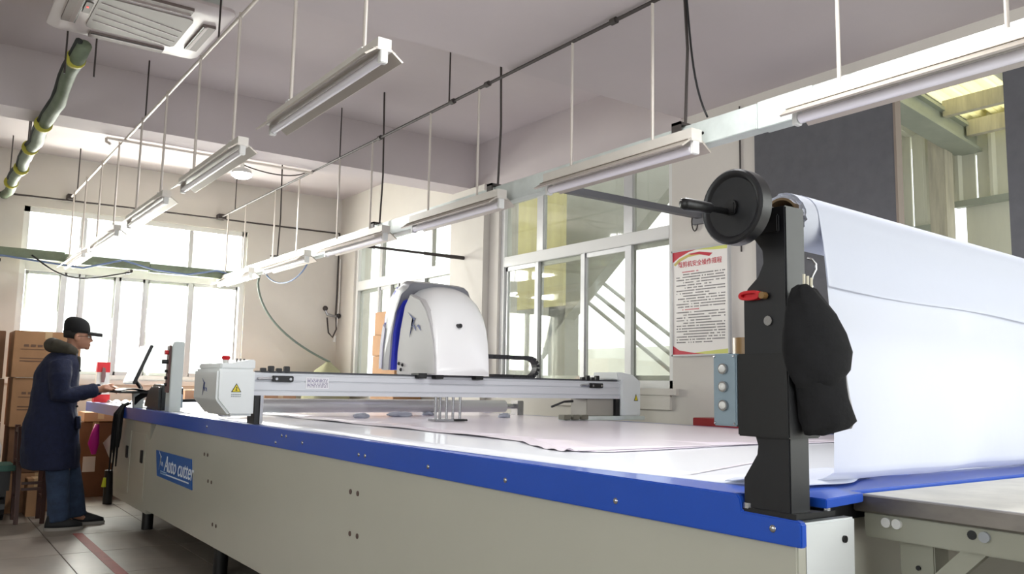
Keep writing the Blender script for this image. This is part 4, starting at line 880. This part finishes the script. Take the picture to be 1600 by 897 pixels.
# chair
t = thing('wooden_chair', 'dark wooden chair standing behind the operator', 'chair', (.95, 8.2, 0))
for (x, y, zt) in ((.855, 8.12, .82), (1.045, 8.08, .50), (.86, 8.42, .82), (1.05, 8.40, .50)):
    MB().loft([[(x-.017, y-.017, 0), (x+.017, y-.017, 0), (x+.017, y+.017, 0), (x-.017, y+.017, 0)], [(x-.02-.02*(zt > .6), y-.02, zt), (x+.02-.02*(zt > .6), y-.02, zt), (x+.02-.02*(zt > .6), y+.02, zt), (x-.02-.02*(zt > .6), y+.02, zt)]]).build('leg', wood, t)
box('seat', (.835, 8.06, .50), (1.08, 8.44, .53), wood, t, bevel=.004)
for z in (.28, .33): box('stretcher', (.872, 8.085, z), (1.03, 8.11, z+.022), wood, t)
box('stretcher', (.85, 8.135, .2), (.87, 8.40, .22), wood, t); box('stretcher', (1.04, 8.10, .2), (1.055, 8.38, .22), wood, t)
box('back_slat', (.825, 8.13, .76), (.85, 8.42, .80), wood, t, bevel=.003)
t.location = (.965, 8.43, 0)
# bundle at left edge: white sack on a green crate
t = thing('green_crate', 'green topped low trolley at the left frame edge', 'trolley', (.6, 9.0, 0))
box('deck', (.3, 8.6, .42), (.86, 9.02, .47), M('crate_green', (52, 92, 82), .6), t, bevel=.005); box('base', (.33, 8.64, .25), (.83, 9.0, .42), blackp, t)
for x in (.38, .78):
    for y in (8.68, 8.96): MB().tube([(x-.02, y, .10), (x+.02, y, .10)], .10, 14).build('wheel', blackp, t)
    box('fork', (x-.03, 8.66, .10), (x+.03, 8.98, .26), blackp, t)
t = MB(); m = t
rg = []
for z, rx, ry in ((.472, .2, .15), (.52, .25, .17), (.62, .25, .18), (.72, .20, .15), (.80, .12, .1), (.84, .05, .05)): rg.append([(.52+rx*math.cos(a)*(1+.05*math.sin(4*a+z*9)), 8.82+ry*math.sin(a)*(1+.06*math.sin(3*a)), z) for a in [2*PI*k/20 for k in range(20)]])
tag(m.loft(rg).build('white_sack', M('sack_white', (196, 196, 192), .8), smooth=True), 'bulging white sack on the green topped trolley', 'sack')
# floor tape
tag(MB().prism([(1.20, 7.65), (1.27, 7.65), (1.27, 3.0), (1.20, 3.0)], 'Z', .0005, .002).build('floor_tape', M('red_tape', (150, 52, 44), .6, noise=.25, scale=8)), 'worn red marking line on the grey floor', 'floor marking')
tag(box('red_box', (4.42, 3.62, 0.80), (4.66, 4.02, 1.045), M('red_case', (150, 44, 44), .5), bevel=.004), 'red case behind the machine table under the notice', 'case')
tag(box('side_cabinet', (4.36, 3.55, 0), (4.68, 4.1, .797), M('cab_grey', (150, 150, 150), .5), bevel=.004), 'grey cabinet carrying the red case by the wall', 'cabinet')
# ================================================================== the operator
PX, PY = 1.12, 8.02
per = thing('person', 'man in dark cap, glasses and long navy hooded coat, operating the keyboard', 'person', (PX, PY, 0))
def evaluated(objs_mb, name, mat, parent, vox, smooth_it=4):
    m = MB()
    for q in objs_mb: m.add(q.v, q.f)
    o = m.build(name, mat, parent, smooth=True)
    md = o.modifiers.new('r', 'REMESH'); md.mode = 'VOXEL'; md.voxel_size = vox
    sm = o.modifiers.new('s', 'SMOOTH'); sm.factor = .5; sm.iterations = smooth_it
    dg = bpy.context.evaluated_depsgraph_get(); me = D.meshes.new_from_object(o.evaluated_get(dg)); o.modifiers.clear(); o.data = me
    me.polygons.foreach_set('use_smooth', [True]*len(me.polygons)); 
    if not me.materials: me.materials.append(mat)
    return o
FW = Vector((.985, -.17, 0)); SD = Vector((.17, .985, 0)); UP = Vector((0, 0, 1)); O = Vector((PX, PY, 0))
def W(a, s, z): return O+FW*a+SD*s+UP*z          # a forward, s to his left (away from camera)
def ell(a, s, z, ra, rs, n=20, lean=0, p=1): return [W(a+ra*math.cos(q), s+rs*math.sin(q), z+lean*math.cos(q)) for q in [2*PI*k/n for k in range(n)]]
# body: legs, trunk, arms, neck, head and hands in one continuous surface
body = []
body.append(MB().loft([ell(-.03, 0, .80, .10, .15), ell(-.04, 0, .95, .12, .17), ell(-.05, 0, 1.15, .12, .16), ell(-.04, 0, 1.32, .12, .18), ell(-.02, 0, 1.42, .08, .13), ell(.0, 0, 1.46, .05, .06)]))
for s in (-1, 1):
    kx = .06 if s < 0 else .16
    body.append(MB().tube([W(-.03, s*.09, .86), W(.0+kx*.4, s*.10, .48), W(kx-.03, s*.11, .09), W(kx+.06, s*.115, .05)], [.085, .06, .042, .035], 14))
neck = MB().tube([W(-.01, 0, 1.40), W(.03, 0, 1.52), W(.045, 0, 1.57)], [.06, .055, .058], 14); body.append(neck)
hd_c = (.065, 0, 1.605)
hm = MB().loft([ell(.085, 0, 1.485, .03, .03), ell(.09, 0, 1.498, .055, .045), ell(.08, 0, 1.53, .078, .062), ell(.068, 0, 1.57, .090, .071), ell(.062, 0, 1.61, .093, .075), ell(.058, 0, 1.66, .088, .073), ell(.055, 0, 1.70, .06, .055), ell(.055, 0, 1.715, .03, .03)]); body.append(hm)
body.append(MB().loft([ell(.157, 0, 1.545, .012, .016, 10), ell(.168, 0, 1.555, .016, .017, 10), ell(.160, 0, 1.58, .010, .011, 10), ell(.150, 0, 1.605, .010, .010, 10)]))   # nose
body.append(MB().sph(tuple(W(.152, 0, 1.523)), (.014, .022, .008), 12, 8)); body.append(MB().sph(tuple(W(.150, 0, 1.511)), (.014, .020, .008), 12, 8)); body.append(MB().sph(tuple(W(.138, 0, 1.492)), (.02, .022, .016), 12, 8))
for s in (-1, 1): body.append(MB().sph(tuple(W(.055, s*.076, 1.578)), (.020, .012, .033), 12, 8))
def hand(wr_, fwd, palmn, s, curl):
    out = []; side = fwd.cross(palmn).normalized(); out.append(MB().tube([wr_-fwd*.03, wr_, wr_+fwd*.04, wr_+fwd*.08], [.026, .026, .036, .034], 12))
    for k in range(4):
        q = wr_+fwd*.078+side*(.030-.020*k)*s; l = (.030, .034, .031, .024)[k]
        d1 = (fwd*math.cos(curl)+palmn*math.sin(curl)); d2 = (fwd*math.cos(curl*2)+palmn*math.sin(curl*2)); d3 = (fwd*math.cos(curl*2.8)+palmn*math.sin(curl*2.8))
        p1 = q+d1*l; p2 = p1+d2*l*.8; p3 = p2+d3*l*.65; out.append(MB().tube([q-fwd*.02, q, p1, p2, p3], [.011, .0105, .0095, .0085, .007], 8))
    q = wr_+fwd*.025+side*.032*s; out.append(MB().tube([q-side*.015*s, q+fwd*.012+side*.01*s, q+fwd*.04+side*.018*s+palmn*.01, q+fwd*.065+side*.012*s+palmn*.02], [.014, .013, .011, .009], 8))
    return out
def arm(s, sh, el, wr_):
    body.append(MB().tube([sh, el, wr_], [.05, .042, .028], 14))
    fwd = (wr_-el).normalized(); pn = Vector((0, 0, -1)); pn = (pn-fwd*pn.dot(fwd)).normalized(); body.extend(hand(wr_, fwd, pn, s, .45))
shR, elR, wrR = W(-.04, -.19, 1.36), W(-.02, -.24, 1.10), W(.255, -.17, 1.145)
shL, elL, wrL = W(-.04, .19, 1.36), W(.04, .24, 1.10), W(.295, .14, 1.15)
arm(-1, shR, elR, wrR); arm(1, shL, elL, wrL)
evaluated(body, 'body', skin, per, .0065, 3)
# coat
coat = [MB().loft([ell(-.06, 0, .49, .215, .25), ell(-.07, 0, .56, .22, .25), ell(-.085, 0, .80, .215, .24), ell(-.085, 0, .98, .18, .225), ell(-.08, 0, 1.12, .175, .225), ell(-.075, 0, 1.26, .17, .235), ell(-.06, 0, 1.36, .15, .22), ell(-.04, 0, 1.43, .115, .17), ell(-.02, 0, 1.47, .08, .10)])]
coat.append(MB().tube([W(-.05, -.17, 1.36), W(-.035, -.235, 1.24), W(-.03, -.25, 1.10), W(.07, -.22, 1.10), W(.235, -.175, 1.14)], [.085, .085, .08, .07, .05], 16))
coat.append(MB().tube([W(-.05, .17, 1.36), W(-.01, .235, 1.24), W(.02, .24, 1.11), W(.12, .2, 1.115), W(.27, .15, 1.145)], [.085, .085, .08, .07, .05], 16))
ct = evaluated(coat, 'coat', navy, per, .012, 6)
tx = D.textures.new('folds', 'CLOUDS'); tx.noise_scale = .16
dm = ct.modifiers.new('folds', 'DISPLACE'); dm.texture = tx; dm.strength = .03; dm.mid_level = .5
MB().loft([ell(.115, -.10, .92, .02, .07, 12), ell(.12, -.10, .82, .02, .075, 12)]).build('pocket', navy, ct, smooth=True)
for z in (1.3, 1.15, 1.0, .85): MB().sph(tuple(W(.098, -.03, z)), .010, 8, 6).build('button', blackp, ct, smooth=True)
hdm = [MB().tube([W(.055, -.075, 1.45), W(-.0, -.125, 1.475), W(-.09, -.10, 1.50), W(-.13, 0, 1.51), W(-.09, .10, 1.50), W(.0, .125, 1.475), W(.055, .075, 1.45)], [.035, .05, .06, .065, .06, .05, .035], 14), MB().tube([W(.07, -.06, 1.42), W(.09, -.035, 1.30)], [.03, .015], 10), MB().tube([W(.07, .06, 1.42), W(.09, .035, 1.30)], [.03, .015], 10)]
evaluated(hdm, 'hood', olive, per, .011, 5)
# jeans
jn = [MB().loft([ell(-.05, 0, .70, .13, .17), ell(-.05, 0, .86, .13, .17)])]
jn.append(MB().tube([W(-.05, -.09, .82), W(-.01, -.10, .5), W(.01, -.11, .3), W(.025, -.11, .10), W(.03, -.11, .07)], [.105, .092, .085, .082, .086], 18))
jn.append(MB().tube([W(.0, .09, .82), W(.06, .10, .5), W(.11, .11, .3), W(.15, .115, .10), W(.155, .115, .07)], [.105, .092, .085, .078, .082], 18))
evaluated(jn, 'jeans', jean, per, .011, 4)
shoem = M('shoe_black', (26, 28, 32), .7); solem = M('shoe_sole', (150, 146, 140), .7)
for (a0, s0, ang) in ((.015, -.13, .05), (.175, .13, -.05)):
    q = Matrix.Translation(O+FW*a0+SD*s0) @ basis((0, 0, 0), FW, SD) @ Matrix.Rotation(ang, 4, 'Z')
    def sr(z, l0, l1, wd, n=20): return [((l0+l1)/2+(l1-l0)/2*math.cos(k), wd*math.sin(k)*(1-.12*math.cos(k)), z) for k in [2*PI*j/n for j in range(n)]]
    sh = MB().loft([sr(.022, -.085, .195, .048), sr(.05, -.085, .19, .047), sr(.075, -.08, .13, .042), sr(.10, -.075, .06, .038), sr(.12, -.07, .045, .036)]).xf(q).build('shoe', shoem, per, smooth=True)
    MB().loft([sr(.0, -.09, .20, .051), sr(.024, -.092, .203, .052)]).xf(q).build('sole', solem, sh, smooth='auto')
# cap
cp = MB(); cr = []
for z, ra, rs, a in ((1.618, .100, .083, .052), (1.645, .103, .085, .052), (1.685, .101, .084, .048), (1.715, .092, .077, .044), (1.738, .072, .062, .04), (1.752, .045, .04, .038), (1.757, .01, .01, .036)): cr.append(ell(a, 0, z, ra, rs, 28, lean=-.004))
cc = cp.loft(cr).build('cap', M('cap_black', (16, 16, 18), .9), per, smooth=True)
MB().grid(lambda s, v: W(.135+.115*s, (v-.5)*.15*(1-.35*s*s), 1.632-.012*s-.05*(v-.5)**2*2), 10, 12).build('brim', M('cap_black', (1, 1, 1)), cc, smooth=True, solid=.005)
MB().sph(tuple(W(.045, 0, 1.752)), (.008, .008, .004), 8, 5).build('cap_button', blackp, cc)
# hair under the cap, eyes and glasses
MB().loft([ell(.045, 0, 1.565, .080, .070, lean=-.015), ell(.045, 0, 1.60, .084, .079, lean=-.015), ell(.045, 0, 1.635, .088, .079)]).xf(Matrix.Translation(-FW*.012)).build('hair', M('hair_dark', (34, 30, 28), .8), per, smooth=True)
m = MB()
for s in (-1, 1):
    c = W(.166, s*.034, 1.588); m.tube([c+SD*(.024*math.cos(k))+UP*(.017*math.sin(k)) for k in [2*PI*j/16 for j in range(17)]], .0022, 6)
    m.tube([W(.163, s*.058, 1.592), W(.13, s*.075, 1.592), W(.06, s*.083, 1.588)], .0022, 6)
m.tube([W(.168, -.010, 1.59), W(.168, .010, 1.59)], .002, 6); m.build('glasses', blackp, per, smooth=True)
for s in (-1, 1): MB().sph(tuple(W(.143, s*.032, 1.588)), (.012, .013, .011), 10, 8).build('eye', M('eye_white', (220, 215, 210), .3), per, smooth=True); MB().sph(tuple(W(.1525, s*.032, 1.588)), .005, 8, 6).build('iris', blackp, per, smooth=True)

tl_['kind'] = 'stuff'; tx_['kind'] = 'stuff'
